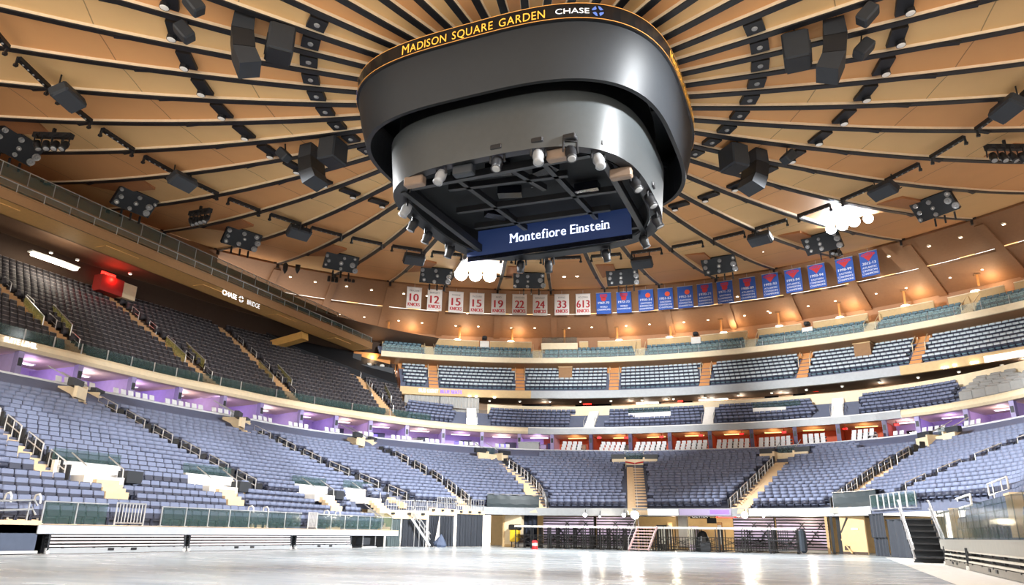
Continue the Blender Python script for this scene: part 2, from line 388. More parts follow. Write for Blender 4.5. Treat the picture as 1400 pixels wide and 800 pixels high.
# balcony (t2) and gallery (t3): circular tiers
A2, A3, AE = -38.6, -41.5, 92
def cring(name, material, prof, az0, az1, n=64): return struct(ring(prof, az0, az1, n).build(name, material))
AZB0, AZB1 = azr(at_r(726, 538, 59.9))[0], azr(at_r(1229, 500, 59.9))[0]
for nm, mt, a, b in (('trim_9', 'tan', A2, AZB0), ('trim_10', 'grey', AZB0, AZB1), ('trim_11', 'tan', AZB1, AE)):
    cring(nm, mt, [(60.4, 18.95), (60.0, 18.98), (59.95, 20.0), (60.3, 20.05)], a, b)
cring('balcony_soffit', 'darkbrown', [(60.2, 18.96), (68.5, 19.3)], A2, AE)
NB = 6; bz = [20.1 + .62 * k for k in range(NB)]
BR = lambda s, k: 60.3 + .72 * k
terrace('balcony_terrace', 'conc', (A2, AE), BR, bz, pf=cp, n=70)
cring('wall_balcony', 'orange', [(64.7, 22.8), (64.75, 24.3)], A2, AE)
cring('gallery_soffit', mat('gallery_underside', (196, 146, 96), .6), [(60.5, 24.0), (66, 24.15)], A3, AE)
cring('trim_12', 'cream', [(60.55, 23.98), (60.3, 24.02), (60.25, 24.72), (60.6, 24.76)], A3 + .2, AE)
NG = 3; gz = [24.85 + .5 * k for k in range(NG)]
GR = lambda s, k: 60.7 + .85 * k
terrace('gallery_terrace', 'conc', (A3, AE), GR, gz, pf=cp, n=70)
# left end of the balcony: side wall stepping down to the upper bowl
m = MB(); e0 = [cp(A2, r, z) for r, z in ((60, 18.9), (64.9, 18.9), (64.9, 24.1), (63.9, 23.6), (60, 20.6))]; m.add(e0, [(0, 1, 2, 3, 4)])
m.add([p + np.array((-.3, -.15, 0)) for p in e0], [(4, 3, 2, 1, 0)]); struct(m.build('wall_balcony_side', 'orange'))

# left: wall and soffit behind the upper bowl
sweep('wall_left', 'darkbrown', (-52, 13), [lambda s: (SB(s) + 12.8, 23.2), lambda s: (SB(s) + 12.9, 27.2)])
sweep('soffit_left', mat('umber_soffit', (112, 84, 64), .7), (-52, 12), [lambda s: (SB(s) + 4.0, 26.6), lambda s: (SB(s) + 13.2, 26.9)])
# bulkhead over the bridge closing the ceiling on the left
m = MB(); m.add([(-51.7, -40, 34.6), (-51.7, 26, 34.6), (-51.7, 26, 27.5), (-51.7, -40, 27.5)], [(0, 1, 2, 3)]); struct(m.build('wall_bridge', 'soff'))

# the suspended bridge along the left side
BY0, BY1 = -34., 43.2
def plank(m, x0, x1, z0, z1, y0=BY0, y1=BY1): return m.box(((x0 + x1) / 2, (y0 + y1) / 2, (z0 + z1) / 2), (abs(x1 - x0), y1 - y0, z1 - z0))
br = thing('walkway_bridge', (-41, 5, 24.4), 'long brown suspended walkway bridge along the left side under the ceiling', 'bridge')
m = MB(); plank(m, -42.9, -40.0, 24.45, 24.7)
for y in frange(-28, 38, 7): m.box((-41.5, y, 24.43), (1.3, 3.4, .06))
m.build('underside', mat('bridge_underside', (222, 172, 104), .6), br)
m = MB(); plank(m, -40.05, -39.9, 24.45, 25.25); plank(m, -40.1, -39.85, 25.2, 25.3); m.build('fascia_board', 'brown', br)
m = MB(); plank(m, -42.95, -42.8, 24.45, 28.2); m.build('rear_parapet', 'brown', br)
for x, z0, z1, nm in ((-40.0, 25.35, 26.0, 'front'), (-42.6, 27.4, 28.5, 'rear')):
    m = MB(); plank(m, x - .02, x + .02, z0, z1); g = m.build('glass_rail', 'glass', br)
    m = MB(); m.bar((x, BY0, z1 + .03), (x, BY1, z1 + .03), .07)
    for y in np.arange(BY0, BY1, 2.2): m.bar((x + .03, y, z0 - .05), (x + .03, y, z1), .05)
    m.build('rail_frame', 'steel', g)
m = MB()
for k, y in enumerate(np.arange(BY0 + 1, BY1 - 2, .75)):
    m.box((-41.0, y, 25.2), (.5, .5, .1)); m.box((-41.25, y, 25.5), (.1, .5, .5))
o = m.build('bar_stool_row', 'shellshade', br); o['kind'] = 'stuff'
m = MB(); plank(m, -40.4, -40.1, 25.55, 25.62); m.build('counter', 'orange', br)
t = thing('bridge_strut', (-48.4, 33.2, 21.6), 'tan slanted box strut propping the far end of the bridge', 'strut')
m = MB(); m.bar((-43.2, 33.4, 24.1), (-47.8, 33.2, 23.3), 1.3, .9); m.build('strut_arm', mat('strut_tan', (215, 165, 90), .6), t)
m = MB(); m.box((-48.2, 33.9, 22.4), (1.0, 1.5, 2.0)); m.build('strut_foot', 'orange', t)

# end of the hall under the bowl: tunnel floor level, tan passage, back wall
FE = lambda s: MD(s) - .05
sweep('trim_13', 'grey', (12.5, 50.5), [lambda s: (FE(s) + .3, 3.0), lambda s: (FE(s), 3.02), lambda s: (FE(s) - .04, 3.72), lambda s: (FE(s) + .3, 3.74)])
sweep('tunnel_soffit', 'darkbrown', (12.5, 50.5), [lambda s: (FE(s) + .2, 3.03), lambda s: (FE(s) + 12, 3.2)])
m = MB(); m.add([(-22, 43.5, 0), (24, 43.5, 0), (24, 43.5, 3.3), (-22, 43.5, 3.3)], [(0, 1, 2, 3)]); struct(m.build('wall_tunnel', 'tan'))
# ================================================================== AISLES, SEATS, CHAIRS
# lower-bowl aisles: s = a + b*t, t0..t1 are the ends on the slope
AIS = [(-29.0, -1.6, 0., .98, 'the first aisle at the left edge'), (-13.0, -7.2, .02, .95, 'the second aisle from the left edge'),
       (3.2, -7.9, 0., .93, 'the third aisle from the left edge'), (12.1, -6.2, 0., .91, 'the fourth aisle from the left edge'),
       (19.6, -5.5, 0., .84, 'the aisle left of the central one'), (29.3, -4.8, -.02, .78, 'the central end aisle'),
       (38.5, 4.6, 0., .82, 'the aisle right of the central one'), (47.1, 3.75, 0., .9, 'the corner aisle on the right'),
       (53.5, 9.0, .1, 1., 'the aisle nearest the right edge')]
def tpos(s, t, dz=0.):
    return bp(s, MD(s) + (BD(s) - MD(s)) * t, ZM + (ZB - ZM) * t + dz)
def aisle_frame(a, t):
    s0, b = a[0], a[1]; P = tpos(s0 + b * t, t); Q = tpos(s0 + b * (t + .02), t + .02); D = Q - P; D[2] = 0; D /= np.linalg.norm(D)
    return P, D, np.array((-D[1], D[0], 0.))
def rail_u(mb, p, q, h=.95, r=.035, mid=True):      # a looped handrail between two feet
    p, q = np.asarray(p), np.asarray(q); up = np.array((0, 0, 1.))
    mb.tube([p, p + up * h, q + up * h, q], r, 6)
    if mid: mb.tube([p + up * h * .5, q + up * h * .5], r * .8, 6); mb.tube([(p + q) / 2, (p + q) / 2 + up * h], r * .8, 6)
def aisle_stair(a, name='aisle_stair', w=1.25, mt='step'):
    m = MB(); n = int((a[3] - a[2]) * NR * 2)
    for k in range(n):
        t = a[2] + (k + .5) / (NR * 2); P, D, N = aisle_frame(a, t); dd = np.linalg.norm((aisle_frame(a, t + .025)[0] - P)[:2]) or .3
        m.frame(P + (0, 0, -.12), N, D, (0, 0, 1), w, dd * 1.25, .42)
    o = m.build(name, mt); struct(o, 'pale concrete steps of ' + a[4]); return o
for i, a in enumerate(AIS): aisle_stair(a, w=1.9 if 4 <= i <= 7 else 1.3)

def in_aisle(P, t, extra=0.):
    for a in AIS:
        if a[2] - .03 <= t <= a[3] + .02:
            Q, D, N = aisle_frame(a, t)
            if abs((P - Q)[:2] @ N[:2]) < (1.3 if a in AIS[4:8] else .95) + extra and abs((P - Q)[:2] @ D[:2]) < 2: return True
    return False

# vomitories: openings with pale side walls, glass fronts and rails at the top of the aisles
VOM = [(AIS[1], .93), (AIS[2], .93), (AIS[3], .91), (AIS[4], .85), (AIS[5], .80), (AIS[6], .84), (AIS[7], .9)]
VLAB = ['at the top of the second aisle from the left edge', 'at the top of the third aisle from the left edge', 'at the top of the fourth aisle from the left edge',
        'at the top of the aisle left of the central one', 'at the top of the central end aisle', 'at the top of the aisle right of the central one', 'at the top of the right corner aisle']
VOMP = []
for (a, t), lb in zip(VOM, VLAB):
    P, D, N = aisle_frame(a, t); VOMP.append((P, D, N))
    v = thing('vomitory', P, 'cream vomitory with glass front ' + lb, 'vomitory', 'upper vomitories of the lower bowl')
    for sg in (-1, 1):
        m = MB(); m.frame(P + N * sg * 1.9 - D * .3 + (0, 0, .45), N, D, (0, 0, 1), 1.5, .25, .8); m.frame(P + N * sg * 1.1 + D * .6 + (0, 0, .5), N, D, (0, 0, 1), .2, 2.0, 1.1)
        m.build('side_wall', 'cream', v)
        m = MB(); m.frame(P + N * sg * 1.9 + D * .1 + (0, 0, 1.15), N, D, (0, 0, 1), 1.7, .4, .55); m.build('seat_end_panel', 'char', v)
        m = MB(); m.tube([P + N * sg * 1.1 + D * .2 + (0, 0, .4), P + N * sg * 1.1 + D * .2 + (0, 0, 1.3), P + N * sg * 1.1 + D * 2.6 + (0, 0, 2.5)], .045); m.build('handrail', 'steel', v)
    m = MB(); m.frame(P + D * .9 + (0, 0, 1.35), N, D, (0, 0, 1), 2.1, .05, .75); m.build('glass_front', 'glass', v)
    m = MB(); m.frame(P + D * 1.2 + (0, 0, .25), N, D, (0, 0, 1), 2.1, 1.4, 1.3); m.build('landing', 'cream', v)
def in_vom(P):
    for Q, D, N in VOMP:
        q = (P - Q)[:2]
        if abs(q @ N[:2]) < 2.9 and -1.0 < q @ D[:2] < 1.9: return True
    return False
# portals half way down the left side, over the telescopic stand
PORT = []
for (u, v), lb in zip(((137, 668), (300, 678), (440, 688), (520, 694)), ('first', 'second', 'third', 'fourth')):
    P = hit(u, v, bowlz); s, d = tosd(P); s = min(s, -.8); P = tpos(s, .01, .2); PORT.append(P)
    (x, y), (ax, ay) = core(s); D = np.array((ax, ay, 0)); N = np.array((-D[1], D[0], 0))
    p = thing('portal', P, f'white concrete entrance portal, {lb} from the left edge, above the telescopic stand', 'portal', 'white portals in the left stand')
    m = MB(); m.frame(P + D * .9 + (0, 0, .55), N, D, (0, 0, 1), 4.4, .25, .95); m.build('back_wall', 'white', p)
    m = MB(); m.frame(P + D * .2 + (0, 0, .0), N, D, (0, 0, 1), 2.6, 1.6, .5); m.build('landing', 'white', p)
    for k in range(4):
        m = MB(); m.frame(P - D * (.75 + .3 * k) + (0, 0, -.15 - .22 * k), N, D, (0, 0, 1), 1.5, .34, .4); m.build('step', 'step', p)
    m = MB(); m.frame(P + D * 1.1 + (0, 0, 1.35), N, D, (0, 0, 1), 4.4, .05, .7); m.build('glass_screen', 'glass', p)
    for sg in (-1, 1):
        m = MB(); m.tube([P + N * sg * 1.2 + D * .9 + (0, 0, 1.5), P + N * sg * 1.2 - D * .5 + (0, 0, .75), P + N * sg * 1.2 - D * .6 + (0, 0, -.3)], .04); m.build('handrail', 'steel', p)
    m = MB(); m.frame(P - N * 2.0 - D * .2 + (0, 0, .35), N, D, (0, 0, 1), 1.1, .8, .7); m.build('dark_panel', 'char', p)
def in_port(P, z):
    for Q in PORT:
        q = P - Q
        if abs(q[1]) < 2.2 and -1.1 < -q[0] < 1.2: return True
        if abs(q[1]) < .9 and -2.4 < -q[0] < 0: return True
    return False

# telescopic stands along both sides below the bowl: five rows
NTEL = 5
TD = lambda s, k: 8.2 + (11.9 - 8.2) * k / NTEL
tz = [1.35 + .43 * k for k in range(NTEL)]
terrace('telescopic_terrace', 'conc', (-64, -1.0), TD, tz, front=.95)
terrace('telescopic_terrace', 'conc', (74.5, 122), lambda s, k: TD(s, k) - .4, tz, front=.95)

# ---- seat model: x along the row, y away from the arena, z up
def seat_parts(full, dark=False, wb=.685):
    b, c, a = MB(), MB(), MB()
    if dark:
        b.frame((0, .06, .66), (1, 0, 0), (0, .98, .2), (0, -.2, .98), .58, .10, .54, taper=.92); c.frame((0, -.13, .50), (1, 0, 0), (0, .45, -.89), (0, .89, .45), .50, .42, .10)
        a.frame((0, .0, .93), (1, 0, 0), (0, .98, .2), (0, -.2, .98), .50, .12, .05); return b, c, a  # pale strip along the seat top: a painted highlight
    if full:
        b.rbox((0, .04, .80), (.65, .10, .30), .05, Y=(0, .98, .2), Z=(0, -.2, .98)); b.cm = 1; b.rbox((0, .1, .56), (.60, .06, .34), .02, Y=(0, .98, .2), Z=(0, -.2, .98)); b.frame((0, .0, .76), (1, 0, 0), (0, .98, .2), (0, -.2, .98), .40, .03, .075)  # dark lower back: shade between the rows put into its colour
        c.rbox((0, -.13, .50), (.50, .42, .10), .03, Y=(0, .45, -.89), Z=(0, .89, .45))
        for x in (-.31, .31): a.rbox((x, -.1, .60), (.06, .36, .05), .02); a.box((x, .0, .29), (.05, .09, .58))
    else:
        b.frame((0, .04, .82), (1, 0, 0), (0, .98, .2), (0, -.2, .98), wb, .10, .25, taper=.93); a.frame((0, .08, .57), (1, 0, 0), (0, .98, .2), (0, -.2, .98), .64, .06, .28)  # lower back dark here too, painting in the shade between rows
        a.frame((0, -.02, .775), (1, 0, 0), (0, .98, .2), (0, -.2, .98), .40, .03, .06)
        c.frame((0, -.13, .50), (1, 0, 0), (0, .45, -.89), (0, .89, .45), .50, .42, .10)
        a.box((.31, -.04, .40), (.05, .34, .44))
    return b, c, a
def place(rowpt, srange, w, off, ok, step=.2):
    """Seats along one row: list of (position, rotation); rowpt(s) gives a point on the row."""
    out = []; s = srange[0]; acc = off; last = rowpt(s)
    while s < srange[1]:
        s += step; P = rowpt(s); l = np.linalg.norm((P - last)[:2]); acc += l
        if acc >= w:
            acc -= w; d = P - last; q = s - step * acc / l; R = rowpt(q)
            if ok(R, q): out.append((R, math.atan2(d[1], d[0]) + math.pi))
        last = P
    return out
def seat_mass(name, seats, mats, label, cat, parts=None):
    b, c, a = parts or seat_parts(False); V = []; F = []; I = []; n = 0
    base = np.array(b.v + c.v + a.v); nb, nc = len(b.v), len(c.v); bf = [list(f) for f in b.f] + [[i + nb for i in f] for f in c.f] + [[i + nb + nc for i in f] for f in a.f]
    bm = [0] * len(b.f) + [1] * len(c.f) + [2] * len(a.f); bf = np.array(bf)
    for P, r in seats:
        cs, sn = math.cos(r), math.sin(r)
        V.append(np.stack([base[:, 0] * cs - base[:, 1] * sn + P[0], base[:, 0] * sn + base[:, 1] * cs + P[1], base[:, 2] + P[2]], 1)); F.append(bf + n); n += len(base)
    V = np.concatenate(V); F = np.concatenate(F); me = bpy.data.meshes.new(name)
    me.vertices.add(len(V)); me.vertices.foreach_set('co', V.ravel()); me.loops.add(F.size); me.loops.foreach_set('vertex_index', F.ravel().astype(np.int32))
    me.polygons.add(len(F)); me.polygons.foreach_set('loop_start', np.arange(0, F.size, 4, dtype=np.int32)); me.polygons.foreach_set('loop_total', np.full(len(F), 4, dtype=np.int32))
    for k in mats: me.materials.append(M[k])
    me.polygons.foreach_set('material_index', np.tile(bm, len(seats)).astype(np.int32)); me.update(calc_edges=True); me.validate()
    o = bpy.data.objects.new(name, me); COL.objects.link(o); return tag(o, label, cat, kind='stuff')
def pix(P):
    d = np.asarray(P) - CAMP; x = d[0] * math.cos(YAW) - d[1] * math.sin(YAW); y = d[0] * math.sin(YAW) + d[1] * math.cos(YAW)
    zc = y * math.cos(PITCH) + d[2] * math.sin(PITCH); yc = -y * math.sin(PITCH) + d[2] * math.cos(PITCH)
    if zc < .1: return (-9e3, -9e3)
    u, v = FPX * x / zc, -FPX * yc / zc; return 700 + math.cos(ROLL) * u - math.sin(ROLL) * v, 400 + math.sin(ROLL) * u + math.cos(ROLL) * v
def inview(P, m=25):
    u, v = pix(P); return -m < u < 1400 + m and -m < v < 800 + m

lower = []                               # (seats of a row, row name)
for k in range(NR):
    t = (k + .55) / NR
    f = lambda s: bp(s, rowd(s, k) + .55 * (BD(s) - MD(s)) / NR, rowz[k])
    ok = lambda P, s: inview(P) and not in_aisle(P, t) and not in_vom(P) and not (k >= NR - 3 and endw(s) < .5) and not (s < 0 and in_port(P, 0) and k < 3)
    for P, r in place(f, (-45, 104), .70, random.random() * .7, ok): lower.append((P, r, 'upper', k))
for k in range(NTEL):
    for sd, rg, sh in ((-1, (-60, -1.3), 0.), (1, (75, 120), -.4)):
        f = lambda s: bp(s, TD(s, k) + sh + .42, tz[k])
        ok = lambda P, s: inview(P) and not in_port(P, 0) and not (sd < 0 and s < -36 and k < 3)
        for P, r in place(f, rg, .70, .35 * (k % 2), ok): lower.append((P, r, 'tel' if sd < 0 else 'telr', k))
lower.sort(key=lambda q: np.linalg.norm(q[0] - CAMP))
# the nearest 300 stand as single seats with parts, the rest as one mass
near = [q for q in lower if inview(q[0], 0)][:300]; ids = set(id(q) for q in near)
seat_mass('arena_seat_rows', [(P, r) for P, r, _, _ in [q for q in lower if id(q) not in ids]], ('seat', 'seat', 'shellshade'), 'slate blue folding seats filling the lower bowl round the floor', 'seating')
proto = None; rows = {}
for q in near: rows.setdefault((q[2], q[3], q[0][0] < 0), []).append(q)
for (kind, k, left), qs in sorted(rows.items(), key=lambda x: str(x[0])):
    qs.sort(key=lambda q: pix(q[0])[0])
    where = {'tel': 'of the left telescopic stand', 'telr': 'behind the right glass barrier', 'upper': 'of the left lower bowl' if left else 'of the right lower bowl'}[kind]
    for i, (P, r, _, _) in enumerate(qs):
        lb = f'slate blue seat in the {ORD[k + 1]} row {where}, {ORD[i + 1] if i < len(ORD) else i + 1} from its left'
        if proto is None:
            proto = thing('arena_seat', P, lb, 'seat', 'slate blue seats nearest the floor', rz=r); b, c, a = seat_parts(True)
            b.build('backrest', ['seat', 'shellshade'], proto, world=False); c.build('folded_seat', 'seat', proto, world=False); a.build('armrest_frame', 'shellshade', proto, world=False)
        else: dup(proto, P, r, lb)

# dark seats of the upper bowl on the left; aisles run straight up the slope
UA = [(-17.6, 30.0, -20.3, 35.8, 'first'), (-3.9, 30.2, -7.8, 42.1, 'second'), (3.2, 28.3, 2.2, 38.4, 'third'), (9.2, 30.0, 8.1, 36.0, 'fourth')]
def ua_s(a, d): return a[0] + (a[2] - a[0]) * (d - a[1]) / (a[3] - a[1])
for a in UA:
    m = MB()
    for k in range(NU * 2):
        s = a[0]
        for _ in range(3): d = UD(s, k / 2 + .25); s = ua_s(a, d)
        P = bp(s, d, upz[0] + .53 * (k / 2 + .25)); (x, y), (ax, ay) = core(s); D = np.array((ax, ay, 0)); m.frame(P - (0, 0, .15), np.array((-ay, ax, 0)), D, (0, 0, 1), 1.15, .42, .42)
    struct(m.build('upper_stair', mat('tan_steps', (190, 150, 105), .7)), f'tan steps of the {a[4]} upper bowl aisle')
def in_ua(P, d):
    for a in UA:
        s = a[0]
        Q = bp(ua_s(a, d), d, 0)
        if np.linalg.norm((P - Q)[:2]) < .95: return True
    return False
up = []
kmax = lambda s: float(np.interp(s, [4.2, 5, 5.9, 6.9, 8.6, 10], [18, 15.3, 13.8, 12.7, 9.9, 8]))
for k in range(NU):
    f = lambda s: bp(s, UD(s, k) + .38, upz[k]); ok = lambda P, s: inview(P) and k < kmax(s) and not in_ua(P, UD(s, k) + .38)
    up += [(P, r, k) for P, r in place(f, (-34, 10.1), .64, .32 * (k % 2), ok)]
seat_mass('upper_bowl_seats', [(P, r) for P, r, _ in up], ('seatd', 'seatd', 'seathighlight'), 'dark seats filling the upper bowl under the bridge', 'seating', seat_parts(False, True))
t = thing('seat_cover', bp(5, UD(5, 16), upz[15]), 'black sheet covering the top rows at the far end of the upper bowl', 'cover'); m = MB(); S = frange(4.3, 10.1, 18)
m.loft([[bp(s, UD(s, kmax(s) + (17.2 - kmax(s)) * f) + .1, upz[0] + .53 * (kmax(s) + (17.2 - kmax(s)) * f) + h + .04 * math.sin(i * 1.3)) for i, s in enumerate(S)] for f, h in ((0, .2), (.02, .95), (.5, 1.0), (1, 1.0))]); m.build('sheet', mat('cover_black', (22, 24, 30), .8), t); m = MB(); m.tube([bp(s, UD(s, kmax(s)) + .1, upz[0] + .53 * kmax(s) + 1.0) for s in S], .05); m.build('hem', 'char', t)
# loge tier, balcony and gallery seats round the end
LA = [tosd(at_z(u, v, 15.5))[0] for u, v in ((645, 573), (806, 577), (967, 571), (1140, 556))]
lo = []
for k in range(NT):
    f = lambda s: bp(s, UD(s, k) + .38, t1z[k]); ok = lambda P, s: inview(P) and all(abs(s - x) > .9 for x in LA) and s < 50.0
    lo += place(f, (10.4, 60), .66, .33 * (k % 2), ok)
seat_mass('loge_seats', lo, ('seat', 'seat', 'shellshade'), 'grey blue seats of the short tier below the balcony', 'seating', seat_parts(False, wb=.61))
BA = [azr(at_r(u, v, 62.5))[0] for u, v in ((592, 515), (711, 520), (840, 517), (965, 512), (1100, 498), (1257, 475))]
ba = []
for k in range(NB):
    f = lambda s: cp(s, 60.3 + .72 * k + .42, bz[k]); ok = lambda P, s: inview(P) and all(abs(s - x) > .85 for x in BA)
    ba += place(f, (A2 + .5, 72), .66, .33 * (k % 2), ok, step=.15)
seat_mass('balcony_seats', ba, ('seatl', 'seatt', 'shellshade'), 'pale seats of the balcony tier curving round the end', 'seating', seat_parts(False, wb=.59))
GA = [azr(at_r(u, v, 62))[0] for u, v in ((587, 468), (735, 472), (875, 465), (1026, 452), (1190, 432), (1325, 408))]
ga = []
for k in range(NG):
    f = lambda s: cp(s, GR(s, k) + .5, gz[k]); ok = lambda P, s: inview(P) and all(abs(s - x) > .9 for x in GA)
    ga += place(f, (A3 + .5, 72), .66, .33 * (k % 2), ok, step=.15)
seat_mass('gallery_seats', ga, ('seatt', 'seatt', 'shellshade'), 'grey green seats of the topmost gallery behind glass', 'seating', seat_parts(False, wb=.59))
# ================================================================== SCOREBOARD
def se(phi, h, p=3.3):
    c, s = math.cos(phi), math.sin(phi)
    return h * math.copysign(abs(c) ** (2 / p), c), h * math.copysign(abs(s) ** (2 / p), s)
PH = [2 * math.pi * k / 96 for k in range(96)]
def serings(prof, p=3.3): return [[(*se(a, h, p), z) for a in PH] for h, z in prof]
_d = [-math.pi * .75 + 2 * math.pi * k / 1440 for k in range(1441)]
_pl = np.array([se(a, 9.42) for a in _d]); _al = np.concatenate([[0], np.cumsum(np.linalg.norm(np.diff(_pl, axis=0), axis=1))]); _q = _al[-1] / 4
def on_ribbon(face, x, z):               # face 0 looks to -Y, face 1 to +X ...
    a = (_q * (face + .5) + x) % _al[-1]; return (np.interp(a, _al, _pl[:, 0]), np.interp(a, _al, _pl[:, 1]), z)
sb = thing('scoreboard', (0, 0, 19.3), 'huge black rounded square scoreboard hanging at the centre of the ceiling', 'scoreboard')
m = MB(); m.loft(serings([(8.72, 22.05), (9.05, 23.4), (9.25, 24.6), (9.27, 24.9)]), closed=True); outs = m.build('outer_screen', 'screen', sb, smooth=True)
m = MB(); m.loft(serings([(8.72, 22.06), (8.5, 22.06)]), closed=True); m.loft(serings([(8.5, 22.06), (8.45, 24.4)]), closed=True); m.build('lower_lip', 'black', outs)
m = MB(); m.loft(serings([(9.25, 24.85), (9.38, 24.88), (9.38, 25.85), (9.0, 25.95), (6.5, 26.2)]), closed=True); rb = m.build('ribbon_display', 'ribbon', sb, smooth=False)
m = MB()
for z in (24.95, 25.8): m.loft([[(x * 1.004, y * 1.004, zz) for x, y, zz in r] for r in serings([(9.38, z - .02), (9.38, z + .02)])], closed=True)
m.build('ribbon_edge_line', mat('ribbon_line', (200, 140, 70), emit=.4), rb)
g, wl, prev = MB(), MB(), " "
for f in range(4):
    x = -3.75                            # tall narrow capitals, the initials larger
    for ch in 'MADISON SQUARE GARDEN':
        if ch == ' ': x += .26; continue
        v, _ = glyphs(ch); w0 = max(p[0] for p in v) - min(p[0] for p in v); big = (x < -3.7 or prev == ' ')
        wd = w0 * (.50 if big else .42); lettering(g, ch, lambda a, b: on_ribbon(f, a, 25.08 + b), .60 if big else .50, width=wd, dx=x + wd / 2); x += wd + .075; prev = ch
    wspan = x
    lettering(wl, 'CHASE', lambda a, b: on_ribbon(f, a + 5.6, 25.2 + b), .32, width=1.65)
    o8 = MB()
    for k in range(4):                   # four-piece octagon mark
        A = math.pi / 4 * (2 * k + .5); pts = [(.30, A), (.30, A + math.pi / 4), (.30, A + math.pi * .36), (.14, A + math.pi / 4), (.14, A)]
        o8.add([on_ribbon(f, 6.85 + r * math.cos(t), 25.37 + r * math.sin(t)) for r, t in pts], [(0, 1, 2, 3, 4)])
    o8.build('octagon_mark', mat('mark_blue', (80, 108, 180), emit=.45), rb)
    prev = ' '
g.build('gold_lettering', 'gold', rb); wl.build('white_lettering', 'wlet', rb)
m = MB(); m.loft(serings([(7.25, 19.3), (7.5, 22.3)], 3.2), closed=True)
ins = m.build('inner_screen', mat('inner_screen_panel', (62, 66, 68), .36), sb, smooth=True)
m = MB(); m.loft(serings([(7.5, 22.3), (7.2, 22.35), (7.1, 25.4)], 3.2), closed=True); m.build('upper_drum', 'black', sb)
m = MB(); m.loft(serings([(7.25, 19.3), (6.6, 19.4)], 3.2), closed=True); m.build('bottom_rim', 'black', sb)
m = MB(); m.loft(serings([(6.6, 19.4), (6.5, 19.45), (6.5, 20.9), (.05, 21.0)], 3.0), closed=True); m.build('underside_well', mat('well_black', (9, 11, 15), .85), sb)
m = MB()
for k in range(8):
    a = math.pi / 4 * k; x, y = se(a, 7.4); X, Y = se(a, 8.6); m.bar((x, y, 24.6), (X, Y, 24.6), .25)
m.build('spoke_frame', 'black', sb)
for sg in (-1, 1):
    m = MB(); m.bar((5.7 * sg, -5.2, 19.55), (5.5 * sg, 5.6, 19.55), .32, .5); m.build('beam', 'stage', sb)
    m = MB(); m.bar((-5.4, 4.9 * sg, 19.75), (5.4, 4.9 * sg, 19.75), .3, .4); m.build('beam', 'stage', sb)
for x0, y0, x1, y1 in ((-4, -3, 3, -2.2), (-5, 0, 5, .6), (-3, -4.5, -2, 4), (2.2, -4.4, 2.8, 4), (-5, 2.6, 4, 3.0), (0, -5, 1.2, -1)):
    m = MB(); m.bar((x0, y0, 20.3), (x1, y1, 20.3), .28, .35); m.build('truss', 'black', sb)
for x, y, r in ((-1, -1, .3), (2, -3, -.4), (-3, 1.5, .8), (3.4, .2, 0.), (-.5, -3.8, .2)):
    m = MB(); m.box((x, y, 20.45), (1.4, .7, .5), r); m.build('cable_box', 'screenblk', sb)
m = MB(); m.box((-.8, 4.55, 19.95), (11.4, .12, 1.75)); led = m.build('sponsor_display', 'ledblue', sb)
m = MB(); x = -3.55
for ch in 'Montefiore Einstein':         # lettering with little slab feet
    if ch == ' ': x += .22; continue
    v, _ = glyphs(ch); w0 = (max(q[0] for q in v) - min(q[0] for q in v)) * .60; xm = (max(q[0] for q in v) + min(q[0] for q in v)) / 2
    fn = lambda a, b: (a + .25, 4.47, 19.62 + b); lettering(m, ch, fn, .68, width=w0, dx=x + w0 / 2, bold=.012)
    for lev in sorted({0., round(max(q[1] for q in v), 2)}):
        if ch in 'oes' or (ch in 'ftr' and lev > 0): continue
        st = sorted({round((q[0] - xm) * .60, 3) for q in v if abs(q[1] - lev) < .012}); i = 0
        while i < len(st) - 1:
            if st[i + 1] - st[i] < .16:
                a, b = st[i] - .05 + x + w0 / 2, st[i + 1] + .05 + x + w0 / 2; zz = lev * .68 - (.05 if lev else 0); m.add([fn(a, zz), fn(b, zz), fn(b, zz + .05), fn(a, zz + .05)], [(0, 1, 2, 3)]); i += 2
            else: i += 1
    x += w0 + .085; m.build('white_lettering', mat('led_letters', (205, 210, 222), emit=.62), led)
m = MB(); m.box((-.8, 4.66, 19.0), (11.4, .1, .5)); m.build('lower_edge', 'screenblk', sb)
for x0, y0 in ((-4.2, -6.6), (3.9, -6.5), (6.3, -3.4), (-1.2, -6.75)):
    m = MB(); m.rbox((x0, y0 * .98, 19.1), (1.15, .5, .55), .06); m.build('service_box', mat('tan_box', (128, 108, 92), .6) if x0 != -1.2 else 'char', sb)
# the tether cables up into the roof
for x, y in ((-5, -5), (5, -5), (5, 5), (-5, 5)):
    m = MB(); m.tube([(x, y, 25.9), (x * .9, y * .9, 27.1)], .08); m.build('hoist_cable', 'black', sb)

